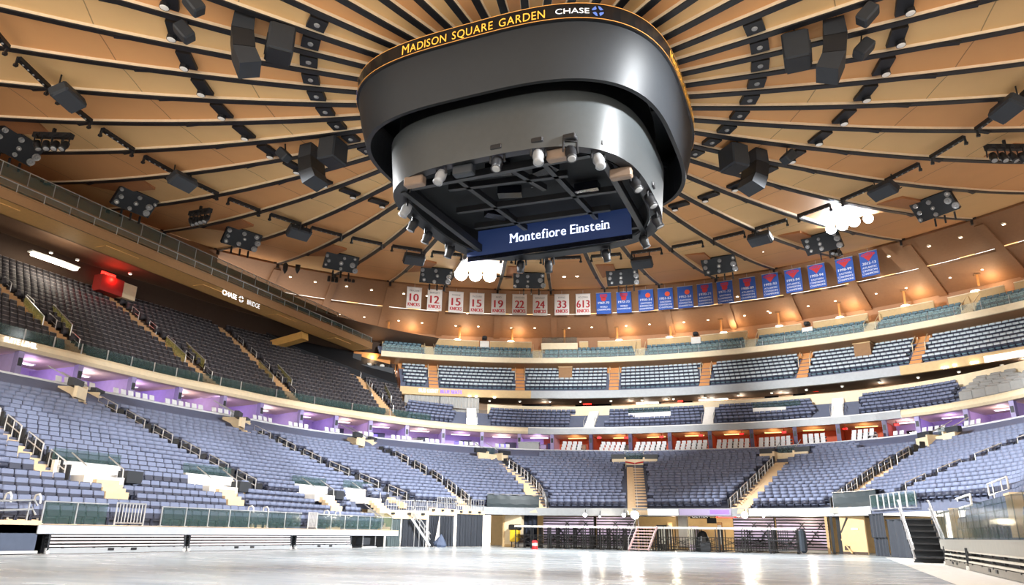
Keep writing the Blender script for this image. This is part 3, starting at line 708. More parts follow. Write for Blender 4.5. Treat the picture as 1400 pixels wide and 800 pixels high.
def moving_head(P, face, body, label, group, name='moving_head_light', sc=1.):
    P = np.asarray(P, float); F = np.array((math.sin(face), -math.cos(face), 0)); S = np.array((F[1], -F[0], 0)); Z = np.array((0, 0, 1.))
    t = thing(name, P, label, 'stage light', group)
    m = MB(); m.rbox(P + Z * .62 * sc, (.5 * sc, .42 * sc, .22 * sc), .04); m.build('base', 'black', t)
    m = MB(); m.tube([P + Z * .5 * sc + S * .27 * sc, P + S * .30 * sc, P + S * .27 * sc - Z * .02], .045 * sc); m.tube([P + Z * .5 * sc - S * .27 * sc, P - S * .30 * sc], .045 * sc); m.bar(P + Z * .5 * sc + S * .3 * sc, P + Z * .5 * sc - S * .3 * sc, .09 * sc); m.build('yoke', 'black', t)
    ax = F * .45 - Z; m = MB(); m.lathe(P - ax * .12 * sc, [(.03, -.12 * sc), (.2 * sc, -.06 * sc), (.24 * sc, .2 * sc), (.19 * sc, .42 * sc), (.22 * sc, .56 * sc)], ax, 12); h = m.build('head', body, t, smooth=True)
    axn = ax / np.linalg.norm(ax); m = MB(); m.lathe(P - ax * .12 * sc + axn * .56 * sc, [(.17 * sc, 0), (.13 * sc, .03 * sc), (.02, .04 * sc)], ax, 12); m.build('lens', 'lampdim', t)
    return t
silver = mat('silver_shell', (150, 153, 157), .35)
HEADS = [(603, 240, 1), (736, 213, 1), (818, 218, 1), (556, 285, 1), (566, 305, 0), (585, 322, 0), (615, 342, 0), (712, 362, 0), (750, 362, 0), (828, 347, 0), (880, 328, 0), (897, 300, 0), (888, 272, 0), (868, 250, 0), (680, 222, 0), (780, 208, 0)]
for i, (u, v, s_) in enumerate(HEADS):
    P = at_z(u, v, 18.95)
    near_ = 'near' if P[1] < -3 else ('far' if P[1] > 3.2 else ('left' if P[0] < 0 else 'right'))
    n = sum(1 for x in LABELS if x == near_ + str(s_)) ; key = near_ + str(s_); LABELS[key + '#' + str(i)] = 1; n = sum(1 for x in LABELS if x.startswith(key + '#'))
    moving_head(P, math.atan2(P[0], -P[1]), silver if s_ else 'black', f'{"silver" if s_ else "black"} moving light, {ORD[n]} on the {near_} rim under the scoreboard', 'moving lights under the scoreboard', sc=1.25)

# ================================================================== CEILING GEAR
def cframe(az, r, dz=0.):
    a = math.radians(az); R = np.array((math.sin(a), math.cos(a), 0)); T = np.array((math.cos(a), -math.sin(a), 0)); sl = 2 * 6.75 * r / 57 ** 2
    Rs = R + np.array((0, 0, sl)); Rs /= np.linalg.norm(Rs); return cp(az, r, dishz(r) + dz), Rs, T, np.cross(T, Rs) * (1 if np.cross(T, Rs)[2] > 0 else -1)
vis = lambda P: inview(P, 60)
def baylab(b): return f'{ORD[b]} ceiling bay from the left edge of the hall'
bays = [b for b in range(-20, 13)]
def bn(b): return ORD[b + 21]
for b in bays:
    azc = 7.5 * (b + .5) + 3.75
    # inner downlight plates
    P, R, T, Z = cframe(azc, 13.6, -.12 + .12)
    if vis(P) and not (530 < pix(P)[0] < 920 and pix(P)[1] > 40):
        t = thing('ceiling_downlight', P, f'small square black downlight in the inner ring, {bn(b)} bay clockwise', 'ceiling light', 'square downlights in the inner ring')
        m = MB(); m.frame(P - Z * .05, R, T, Z, 1.0, .95, .28); m.build('plate', 'black', t)
        m = MB(); m.lathe(P - Z * .2, [(.17, 0), (.15, -.05), (.02, -.06)], Z, 10); m.build('lamp', 'lampdim', t)
    P, R, T, Z = cframe(azc, 20.9)
    if vis(P) and not (500 < pix(P)[0] < 945 and 0 < pix(P)[1] < 270):
        t = thing('ceiling_downlight', P, f'long black ceiling plate with a round lamp in the middle ring, {bn(b)} bay clockwise', 'ceiling light', 'lamp plates in the middle ring')
        m = MB(); m.frame(P - Z * .06, R, T, Z, .85, 1.6, .2); m.build('plate', 'black', t)
        Q = P + T * (.5 if azc < -20 else -.5) + R * .25 - Z * .15; m = MB(); m.lathe(Q, [(.24, .1), (.27, .05), (.27, -.22)], Z, 12); m.build('lamp_can', 'black', t)
        m = MB(); m.lathe(Q - Z * .22, [(.24, 0), (.2, -.03), (.02, -.05)], Z, 12); m.build('lens', mat('lens_pale', (240, 236, 230), .3, noise=0), t)
    # lighting bars in the outer ring
    r = 31.8; P, R, T, Z = cframe(azc, r); L = 2 * r * math.tan(math.radians(3.75)) - 1.1
    if vis(P) and not (560 < pix(P)[0] < 930 and pix(P)[1] < 300):
        t = thing('lighting_bar', P, f'black lighting bar slung across the ceiling, {bn(b)} bay clockwise', 'lighting bar', 'black bars across the ceiling bays')
        m = MB(); m.bar(P - T * L / 2 - Z * .35, P + T * L / 2 - Z * .35, .3, .26); m.build('bar', 'black', t)
        for sg in (-1, 1):
            m = MB(); Q = P + T * sg * L / 2 - Z * .35; m.bar(Q, Q - Z * .5, .14); m.box(Q - Z * .5, (.24, .2, .16)); m.build('end_bracket', 'black', t)
        for k in range(5):
            m = MB(); m.lathe(P + T * L * (k - 2) / 6 - Z * .48, [(.07, 0), (.06, -.06), (.01, -.07)], Z, 8); m.build('lamp', 'lampdim', t)
    # lighting pits: dark racks of lamps in every other bay
    if b % 2 == 0:
        a2 = 7.5 * (b + .58) + 3.75; r = 42.3; P, R, T, Z = cframe(a2, r, -.75)
        if vis(P):
            t = thing('lamp_rack', P, f'black rack of round lamps let into the ceiling near its rim, {bn(b)} bay clockwise', 'lamp rack', 'lamp racks near the ceiling rim')
            Rh = np.array((R[0], R[1], 0)); Rh /= np.linalg.norm(Rh); up_ = -Rh * .66 + np.array((0, 0, .75)); nz = -Rh * .75 - np.array((0, 0, .66))
            m = MB(); m.frame(P, T, up_, nz, 3.7, 2.0, .4); m.build('housing', 'black', t)
            rnd = random.Random(b)
            for k in range(9):
                q = P + T * (-1.5 + 1.5 * (k % 3) + rnd.uniform(-.25, .25)) + up_ * (-.62 + .62 * (k // 3) + rnd.uniform(-.1, .1)) + nz * .26; big = .30 if k in (2, 5) else rnd.uniform(.15, .24)
                m = MB(); m.lathe(q, [(big * 1.1, -.1), (big, .08), (big * .5, .02)], nz, 10); l = m.build('lamp', 'lampdim', t)
                m = MB(); m.lathe(q + nz * .03, [(big * .45, 0), (big * .3, .06), (.01, .08)], nz, 8); m.build('bulb', 'lampdim' if k % 4 else 'white', l)
            for k in range(3):
                q = P + T * (-.6 + k * .9) - up_ * 1.15; m = MB(); m.bar(q, q - np.array((0, 0, .75)), .14); m.build('hanging_arm', 'black', t)
            # darker tan wedge: the shade of the rack's sloping recess put into colour
            A, B_ = RIB[b + 24], RIB[b + 24] + 7.5
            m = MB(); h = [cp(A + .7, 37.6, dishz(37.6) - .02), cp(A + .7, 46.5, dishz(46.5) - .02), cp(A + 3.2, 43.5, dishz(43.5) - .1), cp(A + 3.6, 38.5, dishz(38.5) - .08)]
            m.add(h + [p + (0, 0, .3) for p in np.array(h)], [(0, 1, 2, 3), (4, 7, 6, 5), (0, 4, 5, 1), (1, 5, 6, 2), (2, 6, 7, 3), (3, 7, 4, 0)]); m.build('recess', mat('recess_shade', (176, 118, 74), .75), t)

# flat speakers on the outer bars
for u, v, lb in ((252, 233, 'near the left end of the bridge'), (410, 305, 'left of the scoreboard, above the bridge end'), (97, 115, 'at the upper left of the ceiling'), (1205, 245, 'right, above the last blue banner'), (1374, 130, 'at the right edge of the ceiling'), (1038, 313, 'above the 1992-93 banner'), (567, 342, 'lower left of the scoreboard'), (877, 347, 'under the right rim of the scoreboard')):
    C = at_ceil(u, v); az, r = azr(C); P, R, T, Z = cframe(az, r, -1.0)
    t = thing('ceiling_speaker', P, f'grey flat box speaker under the ceiling {lb}', 'speaker', 'flat speakers in the outer ring')
    n = R * -.5 - np.array((0, 0, .86)); n /= np.linalg.norm(n); q = np.cross(n, T)
    m = MB(); m.rbox(P, (2.2, 1.25, .75), .12, X=T, Y=q, Z=n); m.build('cabinet', 'char', t)
    m = MB(); m.frame(P + n * .39, T, q, n, 2.0, 1.05, .04); m.build('grille', mat('grille_grey', (62, 66, 72), .8, scale=40, noise=.3), t)
    m = MB(); m.bar(P - n * .3 - T * .8, P - n * .3 - T * .8 + (0, 0, .9), .08); m.bar(P - n * .3 + T * .8, P - n * .3 + T * .8 + (0, 0, .9), .08); m.bar(P - q * .7 - T * 1.1 - n * .3, P - q * .7 + T * 1.1 - n * .3, .06); m.build('hanger', 'black', t)
# loudspeaker clusters on four sides of the scoreboard: a bent array and a wide box beside it
for u, v, u2, v2, w2, lb in ((330, 60, 383, 60, 1.5, 'upper left of the scoreboard'), (1143, 68, 1089, 70, 1.5, 'upper right of the scoreboard'), (425, 228, 455, 208, 1.7, 'left of the scoreboard'), (1033, 235, 1003, 217, 1.7, 'right of the scoreboard')):
    P = at_z(u, v, 26.2); az, r = azr(P); a = math.radians(az); R = np.array((math.sin(a), math.cos(a), 0)); T = np.array((math.cos(a), -math.sin(a), 0)); Z = np.array((0, 0, 1.))
    t = thing('line_array_speaker', P, f'black hanging loudspeaker array, the longer box {lb}', 'speaker', 'long loudspeaker arrays round the scoreboard')
    pr = [((.55, 1.5), (-.5, 1.5), (-.55, .5), (.6, .45)), ((.6, .42), (-.55, .47), (-.75, -.5), (.38, -.65)), ((.38, -.68), (-.75, -.53), (-1.15, -1.3), (-.1, -1.7))]
    for k, q4 in enumerate(pr):
        m = MB(); L_, R_ = [[P + T * sg * .78 + R * a_ + Z * b_ for a_, b_ in q4] for sg in (-1, 1)]; m.add(L_ + R_, [(0, 1, 2, 3), (7, 6, 5, 4), (0, 4, 5, 1), (1, 5, 6, 2), (2, 6, 7, 3), (3, 7, 4, 0)]); m.build('cabinet', 'black' if k % 2 else mat('speaker_slate', (40, 44, 50), .6), t)
    m = MB()
    for sg in (-.7, .7): m.bar(P + T * sg + Z * 1.4, P + T * sg + Z * 1.9, .1); m.bar(P + T * sg + Z * 1.85 + R * .6, P + T * sg + Z * 1.85 - R * 1.2, .1)
    m.bar(P + T * .7 + Z * 1.85 + R * .6, P - T * .7 + Z * 1.85 + R * .6, .1); m.bar(P + T * .7 + Z * 1.85 - R * 1.2, P - T * .7 + Z * 1.85 - R * 1.2, .1); m.build('rigging_frame', 'black', t)
    P = at_z(u2, v2, 26.4); az, r = azr(P); a = math.radians(az); R = np.array((math.sin(a), math.cos(a), 0)); T = np.array((math.cos(a), -math.sin(a), 0))
    t = thing('ceiling_speaker', P, f'dark wide subwoofer box nearest the scoreboard, {lb}', 'speaker', 'wide speaker boxes round the scoreboard')
    m = MB(); m.rbox(P, (w2, 1.4, 1.7), .1, X=T, Y=R, Z=Z); m.build('cabinet', mat('speaker_slate', (40, 44, 50), .6), t)
    m = MB(); m.frame(P - Z * .2 + R * .72, T, R, Z, w2 * .9, .05, .5); m.frame(P - Z * .87, T, R, Z, w2 * .9, 1.2, .04); m.build('grille', 'black', t)
    m = MB(); m.bar(P + Z * .8 - T * .5, P + Z * 1.4 - T * .5, .07); m.bar(P + Z * .8 + T * .5, P + Z * 1.4 + T * .5, .07); m.build('hanger', 'black', t)
for u, v, lb in ((252, 44, 'left edge side, beside the small speaker pair'), (265, 6, 'at the top edge, upper left'), (1186, 20, 'at the top edge, upper right'), (1181, 67, 'right of the upper right array'), (388, 212, 'beside the left array'), (1078, 215, 'beside the right array')):
    P = at_z(u, v, 26.9); t = thing('ceiling_speaker', P, f'small black tilted speaker under the ceiling {lb}', 'speaker', 'small tilted speakers')
    az, r = azr(P); a = math.radians(az); R = np.array((math.sin(a), math.cos(a), 0)); T = np.array((math.cos(a), -math.sin(a), 0)); n = R * .7 - np.array((0, 0, .7)); q = np.cross(n, T)
    m = MB(); m.rbox(P, (.75, 1.1, .7), .08, X=T, Y=q, Z=n); m.build('cabinet', mat('speaker_slate', (40, 44, 50), .6), t)
    m = MB(); m.bar(P - n * .2, P + (0, 0, .9), .08); m.build('bracket', 'black', t)
# bars of four moving lights under the outer ribs
for u, v, lb in ((75, 176, 'at the left end of the ceiling'), (275, 282, 'above the bridge, left of the scoreboard'), (1372, 192, 'at the right edge of the ceiling'), (1140, 327, 'under the lit rack above the 1993-94 banners')):
    C = at_ceil(u, v); az, r = azr(C); P, R, T, Z = cframe(az, r, -.6); L = 3.6 if u != 1140 else 2.2
    t = thing('lighting_bar', P, 'thick black bar carrying four moving lights ' + lb, 'lighting bar', 'bars with four moving lights')
    m = MB(); m.bar(P - R * L / 2, P + R * L / 2, .4, .4); m.bar(P, P + (0, 0, .6), .2); m.build('bar', 'black', t)
    for k in range(4):
        q = P + R * (k - 1.5) * L / 4 - (0, 0, .75)
        moving_head(q, math.pi * (.2 * k), 'black', f'black moving light, {ORD[k + 1]} on the four-light bar {lb}', 'moving lights on the four-light bars', sc=1.2)
# clusters of small wall lights hanging above the bridge end
for u, lb in ((455, 'left'), (478, 'right')):
    P = at_r(u, 381, 57.5); t = thing('light_cluster', P, f'row of three small black lamps above the bridge end, the {lb} one of two', 'light', 'small lamp rows above the bridge end')
    m = MB(); a = math.radians(azr(P)[0]); T = np.array((math.cos(a), -math.sin(a), 0)); m.bar(P - T * .7 + (0, 0, .5), P + T * .7 + (0, 0, .5), .12); m.bar(P + (0, 0, .5), P + (0, 0, 1.6), .08); m.build('bar', 'black', t)
    for k in (-1, 0, 1):
        m = MB(); m.lathe(P + T * k * .5, [(.12, .4), (.2, .2), (.22, -.45), (.05, -.5)], (0, 0, 1), 10); m.build('lamp', 'black', t)
for u in (390, 407):
    P = at_r(u, 367, 55.5); t = thing('pendant_lamp', P, f'black pointed pendant lamp above the bridge end, {"left" if u == 390 else "right"} of the pair', 'light', 'pointed pendant lamps')
    m = MB(); m.lathe(P, [(.05, -.7), (.3, -.2), (.33, .5), (.1, .75)], (0, 0, 1), 12); m.build('shade', 'black', t); m = MB(); m.tube([P + (0, 0, .7), P + (0, 0, 2.3)], .04); m.build('stem', 'black', t)
# lit floods: the great white glare under the scoreboard, the pair on the right, and small lit lamps
def flood(u, v, r, n, sz, lb, emit='flood', power=0):
    C = at_r(u, v, r); az = math.radians(azr(C)[0]); T = np.array((math.cos(az), -math.sin(az), 0)); n_ = CAMP - C; n_ /= np.linalg.norm(n_)
    t = thing('flood_light', C, lb, 'flood light', 'lit floods'); q = np.cross(n_, T); q = q / np.linalg.norm(q)
    for k in range(n):
        c = C + T * ((k % 3) - min(n - 1, 2) / 2) * sz * 2.3 + q * (k // 3) * sz * 2.3
        m = MB(); m.lathe(c - n_ * sz, [(sz * .4, -sz * .6), (sz * .8, 0), (sz * 1.1, sz * .9)], n_, 14); h = m.build('lamp_housing', 'char', t)
        m = MB(); m.lathe(c - n_ * sz * .1, [(sz * 1.02, 0), (sz * .8, sz * .12), (.02, sz * .2)], n_, 14); m.build('lens', emit, h)
    m = MB(); m.bar(C - n_ * sz * 1.4 - T * sz * n, C - n_ * sz * 1.4 + T * sz * n, .15); m.bar(C - n_ * sz * 1.4, C - n_ * sz * 1.4 + (0, 0, .7), .12); m.build('bracket', 'black', t)
    if power: spot(C + n_ * .5, CAMP + np.array((-12, 14, 0)), power, 100, COOL, .5)
flood(650, 376, 42.5, 6, .74, 'cluster of six glaring white flood lamps below the scoreboard rim', power=16000)
flood(1152, 308, 40, 3, .5, 'three glaring white flood lamps right of the scoreboard', power=9000)
flood(1187, 299, 40.5, 1, .42, 'single bright flood lamp beside the glaring trio on the right')
flood(1043, 341, 44, 1, .3, 'small lit lamp above the 1988-89 banner, brighter of the two', 'lamp'); flood(1024, 345, 44, 1, .22, 'small dim lit lamp just left of the brighter one', 'lampdim')
flood(771, 376, 45, 1, .3, 'lit round lamp over the white 613 banner, left of a pair', 'lamp'); flood(789, 376, 45, 1, .24, 'lit lamp over the white 613 banner, right of a pair', 'lamp')

# ================================================================== BANNERS
def banner(u, v, white, lines, i):
    P = at_r(u, v, 56.2); az, r = azr(P); a = math.radians(az); R = np.array((math.sin(a), math.cos(a), 0)); T = np.array((math.cos(a), -math.sin(a), 0)); W, H = (2.0, 3.0)
    top = P
    lb = (f'white retired number banner reading {lines[1]}' if white else f'blue pennant reading {lines[0]} {" ".join(lines[1:]).lower()}')
    if white and lines[1] == '15': lb += ', the left one of two' if i == 2 else ', the right one of two'
    t = thing('banner', top, lb + (' under the ceiling rim'), 'banner', 'banners under the ceiling rim')
    m = MB(); g_ = []
    for z in frange(0, -H, 7): g_.append([top + T * x * W + R * (.03 * math.sin(x * 9 + z * 2)) + (0, 0, z) for x in frange(-.5, .5, 9)])
    bk = [[p + R * .03 for p in row] for row in g_]; m.loft(g_); m.loft([row[::-1] for row in bk]); m.loft([[r_[0] for r_ in g_], [r_[0] for r_ in bk]]); m.loft([[r_[-1] for r_ in bk], [r_[-1] for r_ in g_]]); m.loft([g_[-1], bk[-1]]); m.build('cloth', 'banw' if white else 'banb', t)
    m = MB(); m.bar(top - T * W * .52, top + T * W * .52, .07); m.bar(top, top + (0, 0, .5), .03); m.build('top_rod', 'steel', t)
    fn = lambda x, y: top + T * x - R * .06 + (0, 0, y)
    if white:
        m = MB(); lettering(m, lines[0], fn, .26, width=min(1.4, .17 * len(lines[0]) + .1), dy=-.62); m.build('name_lettering', 'bangrey', t)
        m = MB(); lettering(m, lines[1], fn, 1.12, width=(1.2 if len(lines[1]) == 2 else 1.75), dy=-1.98, bold=.04); lettering(m, 'KNICKS', fn, .5, width=1.6, dy=-2.68, bold=.025); m.build('red_lettering', 'banred', t)
    else:
        m = MB(); c = np.array((0, 0))
        kind = 'old' if lines[0][:4] in ('1950', '1951', '1952') else ('round' if lines[0][:4] in ('1969', '1972', '1970', '1971', '1988') else 'tri')
        if kind == 'old':
            m.add([fn(.28 + .34 * math.cos(k * math.pi / 8), -.85 + .34 * math.sin(k * math.pi / 8)) for k in range(16)], [tuple(range(16))]); m.build('orange_ball', 'orangeball', t)
        elif kind == 'round':
            m.add([fn(x, y) for x, y in ((-.5, -.22), (.5, -.22), (.48, -.6), (.3, -.75), (-.3, -.75), (-.48, -.6))], [tuple(range(6))[::-1]]); m.add([fn(.36 * math.cos(k * math.pi / 8), -.92 + .32 * math.sin(k * math.pi / 8)) for k in range(16)], [tuple(range(16))]); e_ = m.build('red_emblem', 'banred', t)
            m = MB(); lettering(m, 'KNICKS', lambda x, y: fn(x, y) - R * .02, .26, width=.85, dy=-.58); m.build('emblem_lettering', 'banb', e_)
        else:
            m.add([fn(x, y) for x, y in ((-.82, -.42), (-.7, -.24), (0, -.12), (.7, -.24), (.82, -.42), (.5, -.62), (0, -1.2), (-.5, -.62))], [tuple(range(8))[::-1]]); e_ = m.build('red_emblem', 'banred', t)
            m = MB(); lettering(m, 'KNICKS', lambda x, y: fn(x, y - .12 * x * x) - R * .02, .28, width=1.25, dy=-.5); m.build('emblem_lettering', 'banb', e_)
        m = MB(); lettering(m, lines[0], fn, .34, width=1.5, dy=-1.6, bold=.02)
        n = len(lines) - 1
        for k, l in enumerate(lines[1:]): lettering(m, l, fn, .25, width=min(1.75, .2 * len(l)), dy=-2.05 - .38 * k + (0 if n == 3 else -.1), bold=.012)
        m.build('white_lettering', 'banlt', t)
ADC = ('ATLANTIC', 'DIVISION', 'CHAMPIONS'); EDC = ('EASTERN', 'DIVISION', 'CHAMPIONS'); ECC = ('EASTERN', 'CONFERENCE', 'CHAMPIONS'); WC = ('WORLD', 'CHAMPIONS')
for i, (u, v, n, k) in enumerate(((567, 393, 'FRAZIER', '10'), (595, 396, 'BARNETT', '12'), (624, 399, 'MONROE', '15'), (652.5, 401, 'McGUIRE', '15'), (682, 402, 'REED', '19'), (710.5, 402.5, 'DEBUSSCHERE', '22'), (738.5, 403, 'BRADLEY', '24'), (768, 402.5, 'EWING', '33'), (797, 402, 'HOLZMAN', '613'))): banner(u, v, True, (n, k), i)
for i, (u, v, *l) in enumerate(((825, 400.5, '1969-70', *WC), (852.5, 399, '1972-73', *WC), (882.5, 396, '1950-51', *EDC), (909, 394, '1951-52', *EDC), (936, 391.5, '1952-53', *EDC), (963, 388, '1970-71', *ADC), (990, 384.5, '1971-72', *ECC), (1021, 379.5, '1988-89', *ADC), (1052, 374, '1992-93', *ADC), (1083, 368, '1993-94', *ADC), (1115, 361.5, '1993-94', *ECC), (1153, 353, '1998-99', *ECC), (1186, 344, '2012-13', *ADC))): banner(u, v, False, l, i)
# ================================================================== SUITE LEVEL
def at_sb(u, v, off=0.): return hit(u, v, lambda P: tosd(P)[1] - SB(tosd(P)[0]) - off, t0=35)
ip = lambda s: (core(s)[1])
COLPX = [(26, 492), (107, 513), (180, 530), (244, 543), (305, 555), (356, 564), (411, 573), (459, 580), (506, 587), (556, 592), (606, 596), (659, 601), (710, 604), (755, 604), (808, 604), (862, 604), (916, 603), (971, 601), (1028, 598), (1087, 593), (1146, 588), (1209, 580), (1254, 575), (1321, 566), (1384, 554)]
colS = []
for i, (u, v) in enumerate(COLPX):
    P = at_sb(u, v, .25); s, d = tosd(P); colS.append(s); (x, y), (a, b) = core(s); D = np.array((a, b, 0)); T = np.array((-b, a, 0)); B = bp(s, SB(s) + .35, ZL - .4)
    end = 14 <= i <= 21
    t = thing('suite_column', B, f'{"dark blue" if end else "pale violet"} suite partition post, {ORD[i + 1]} from the left edge', 'column', 'posts between the suites')
    m = MB(); m.frame(B + (0, 0, 1.4), T, D, (0, 0, 1), .45, .5, 2.8); m.build('post', mat('indigo_post', (74, 66, 104), .5) if end else mat('violet_post', (150, 140, 186), .5), t)
    m = MB(); m.frame(B + D * 3.2 + (0, 0, 1.35), T, D, (0, 0, 1), .16, 6.0, 2.7); m.build('partition', mat('redwall2', (160, 66, 44), .7) if end else lav, t)
    m = MB(); m.frame(B - D * .26 + (0, 0, 2.0), T, D, (0, 0, 1), .3, .06, .6); m.build('number_plate', 'char', t)
PURP = [(.72, .5, 1.), (.95, .75, 1.), (.62, .42, 1.), (1., .7, .85)]
rnd = random.Random(3)
for i in range(len(colS) - 1):
    s = (colS[i] + colS[i + 1]) / 2; (x, y), (a, b) = core(s); end = 13 <= i <= 20; T = np.array((-b, a, 0)); D = np.array((a, b, 0))
    point(bp(s, SB(s) + 2.8, 13.2), 70 if not end else 45, PURP[i % 4] if not end else (1., .42, .16), .5)
    P = bp(s, SB(s) + 6.05, 12.6); t = thing('suite_screen', P, f'{"blue violet" if not end else "dark"} television on the back wall of the {ORD[i + 1]} suite from the left', 'television', 'televisions in the suites')
    m = MB(); m.frame(P, T, D, (0, 0, 1), 1.7, .1, 1.0); m.build('frame', 'black', t)
    m = MB(); m.frame(P - D * .06, T, D, (0, 0, 1), 1.56, .02, .88); m.build('display', mat('tv_violet', (104, 92, 220), emit=.9) if not end and i % 3 else 'screenblk', t)
    if not end:
        q = colS[i] + 1.3; P = bp(q, SB(q) + 5.9, ZL - .5); t = thing('suite_door', P, f'dark blue door at the back of the {ORD[i + 1]} suite from the left', 'door', 'dark doors at the back of the suites'); (x2, y2), (a2_, b2_) = core(q); T2 = np.array((-b2_, a2_, 0)); D2 = np.array((a2_, b2_, 0))
        m = MB(); m.frame(P + (0, 0, 1.2), T2, D2, (0, 0, 1), 1.5, .12, 2.4); m.build('leaf', mat('door_navy', (40, 40, 78), .5), t); m = MB(); m.frame(P + (0, 0, 1.1) - D2 * .09 + T2 * .55, T2, D2, (0, 0, 1), .08, .06, .4); m.build('handle', 'steel', t)
    P = bp(s, SB(s) + 4.2, 13.8); t = thing('suite_ceiling_light', P, f'lit {"white" if not end else "amber"} ceiling panel in the {ORD[i + 1]} suite from the left', 'ceiling light', 'lit panels in the suite ceilings')
    m = MB(); m.frame(P, T, D, (0, 0, 1), 2.6, .5, .08); m.build('frame', 'white', t); m = MB(); m.frame(P - (0, 0, .06), T, D, (0, 0, 1), 2.4, .4, .03); m.build('diffuser', mat('panel_violet', (240, 225, 255), emit=3.) if not end else mat('panel_amber', (255, 190, 110), emit=3.), t)
    if end:
        P = bp(s + 1.2, SB(s) + 1.6, 13.42); t = thing('exit_sign', P, f'small red exit sign in the {ORD[i + 1]} suite from the left', 'exit sign', 'red exit signs at the suite level')
        m = MB(); m.frame(P, T, D, (0, 0, 1), .6, .1, .3); m.bar(P, P + (0, 0, .46), .08); m.build('case', 'red', t); m = MB(); lettering(m, 'EXIT', lambda p, q: P - D * .06 - T * p + (0, 0, q - .1), .2, width=.45); m.build('lettering', 'exitred', t)
# chairs of the suites: white shells with grey pads
def chair_mesh():
    m = MB(); m.rbox((0, .12, .62), (.50, .07, .46), .08, Y=(0, .97, .24), Z=(0, -.24, .97)); m.rbox((0, -.12, .42), (.52, .48, .1), .04); m.box((0, -.05, .2), (.1, .3, .4)); m.cm = 1
    m.frame((0, .07, .64), (1, 0, 0), (0, .97, .24), (0, -.24, .97),   .36, .06, .32); m.box((0, -.37, .35), (.5, .05, .12)); return m
chp = None; nch = {}
for i in range(len(colS) - 1):
    s0, s1 = colS[i], colS[i + 1]; e = 12 <= i <= 20
    if i == 12: s0 += 1.4
    for k in range(3 if e else 1):
        f = (lambda s: bp(s, LD(s) + .35, ZL - .28)) if not e else (lambda s: bp(s, LD(s) + .25 + .55 * k, ZL - .42 + .42 * k))
        sts = place(f, (s0 + .5, s1 - .35), .70 if not e else .66, 0., lambda P, s: inview(P, 0))
        for j, (P, r) in enumerate(sts):
            lb = f'white-backed chair, {ORD[j + 1]} in the {["front", "middle", "back"][k] + " row" if e else "row"} of the {ORD[i + 1]} suite from the left'
            if chp is None: chp = tag(chair_mesh().build('suite_chair', ['chairw', 'shellshade']), lb, 'chair', 'white chairs along the suites'); o = chp
            else: o = chp.copy(); COL.objects.link(o); o['label'] = lb
            o.location = tuple(P); o.rotation_euler = (0, 0, r)
# grey draped box left of the end suites
s = colS[12] + .6; P = bp(s, LD(s) + 1.0, ZL + .35); (x, y), (a, b) = core(s); t = thing('counter_box', P, 'pale grey boxed counter on the ledge left of the end suites', 'counter')
m = MB(); m.rbox(P, (2.6, .9, 1.1), .05, X=(-b, a, 0), Y=(a, b, 0)); m.build('body', 'grey', t); m = MB(); m.rbox(P + (0, 0, .6), (2.8, 1.1, .1), .03, X=(-b, a, 0), Y=(a, b, 0)); m.build('top', 'ltgrey', t)

# ================================================================== LETTERING ON THE FASCIAS
def sign_sb(txt, u, v, h, width, label, mt):
    P = at_sb(u, v, -.15); s0 = tosd(P)[0]; z = P[2]
    sg = thing('fascia_sign', bp(s0, SB(s0) - .15, z), label, 'sign'); m = MB(); lettering(m, txt, lambda x, y: bp(s0 + x, SB(s0 + x) - .17, z + y), h, width=width, bold=.02); m.build('lettering', mt, sg)
sign_sb('SUITE LEVEL', 28, 472, .40, 2.5, 'white raised letters SUITE LEVEL on the beige suite fascia', 'wlet')
P = at_x(303, 398.5, -39.88); sg = thing('fascia_sign', P, 'white letters CHASE with an octagon and BRIDGE on the bridge fascia', 'sign')
m = MB(); lettering(m, 'CHASE', lambda x, y: (-39.86, P[1] + 1.1 + x, P[2] - .25 + y), .52, width=2.0, bold=.01); lettering(m, 'BRIDGE', lambda x, y: (-39.86, P[1] + 4.6 + x, P[2] - .25 + y), .52, width=1.9); m.build('lettering', 'wlet', sg)
m = MB()
for k in range(4):
    A = math.pi / 4 * (2 * k + .5); m.add([(-39.86, P[1] + 2.75 + r * math.cos(t), P[2] + .0 + r * math.sin(t)) for r, t in ((.36, A), (.36, A + math.pi / 4), (.36, A + math.pi * .36), (.17, A + math.pi / 4), (.17, A))], [(0, 1, 2, 3, 4)])
m.build('octagon_mark', 'wlet', sg)
def sign_ring(parts, u, v, r, label):
    P = at_r(u, v, r); az0 = azr(P)[0]; sg = thing('fascia_sign', P, label, 'sign')
    for txt, dx, h, wd, mt in parts:
        m = MB(); lettering(m, txt, lambda x, y: cp(az0 + math.degrees((x + dx) / r), r, P[2] - h / 2 + y), h, width=wd, bold=.02); m.build('lettering', mt, sg)
sign_ring((('BUD LIGHT', -1.6, .5, 2.6, 'wlet'), ('BLUE SEATS', 1.5, .5, 2.9, 'violet')), 602, 535, 59.9, 'white BUD LIGHT and violet BLUE SEATS letters on the tan balcony fascia')
for i, (u, v) in enumerate(((1289, 503), (1294, 502), (1305, 499), (1329, 496), (1335, 495), (642, 541.5), (651, 542), (676, 543.5))):
    P = at_r(u, v, 59.88); t = thing('fascia_lamp', P, f'tiny white lamp on the lower edge of the balcony fascia, {ORD[i + 1]} counted', 'lamp', 'tiny lamps under the balcony fascia'); m = MB(); m.lathe(P, [(.16, .06), (.2, 0), (.12, -.1)], (0, 0, 1), 8); m.build('lens', 'downl', t); m = MB(); m.bar(P, P + (0, .15, .1), .08); m.build('clip', 'steel', t)
P = at_r(1377, 487, 59.85); az = azr(P)[0]; sg = thing('fascia_sign', P, 'white lit board on the balcony fascia at the right edge', 'sign')
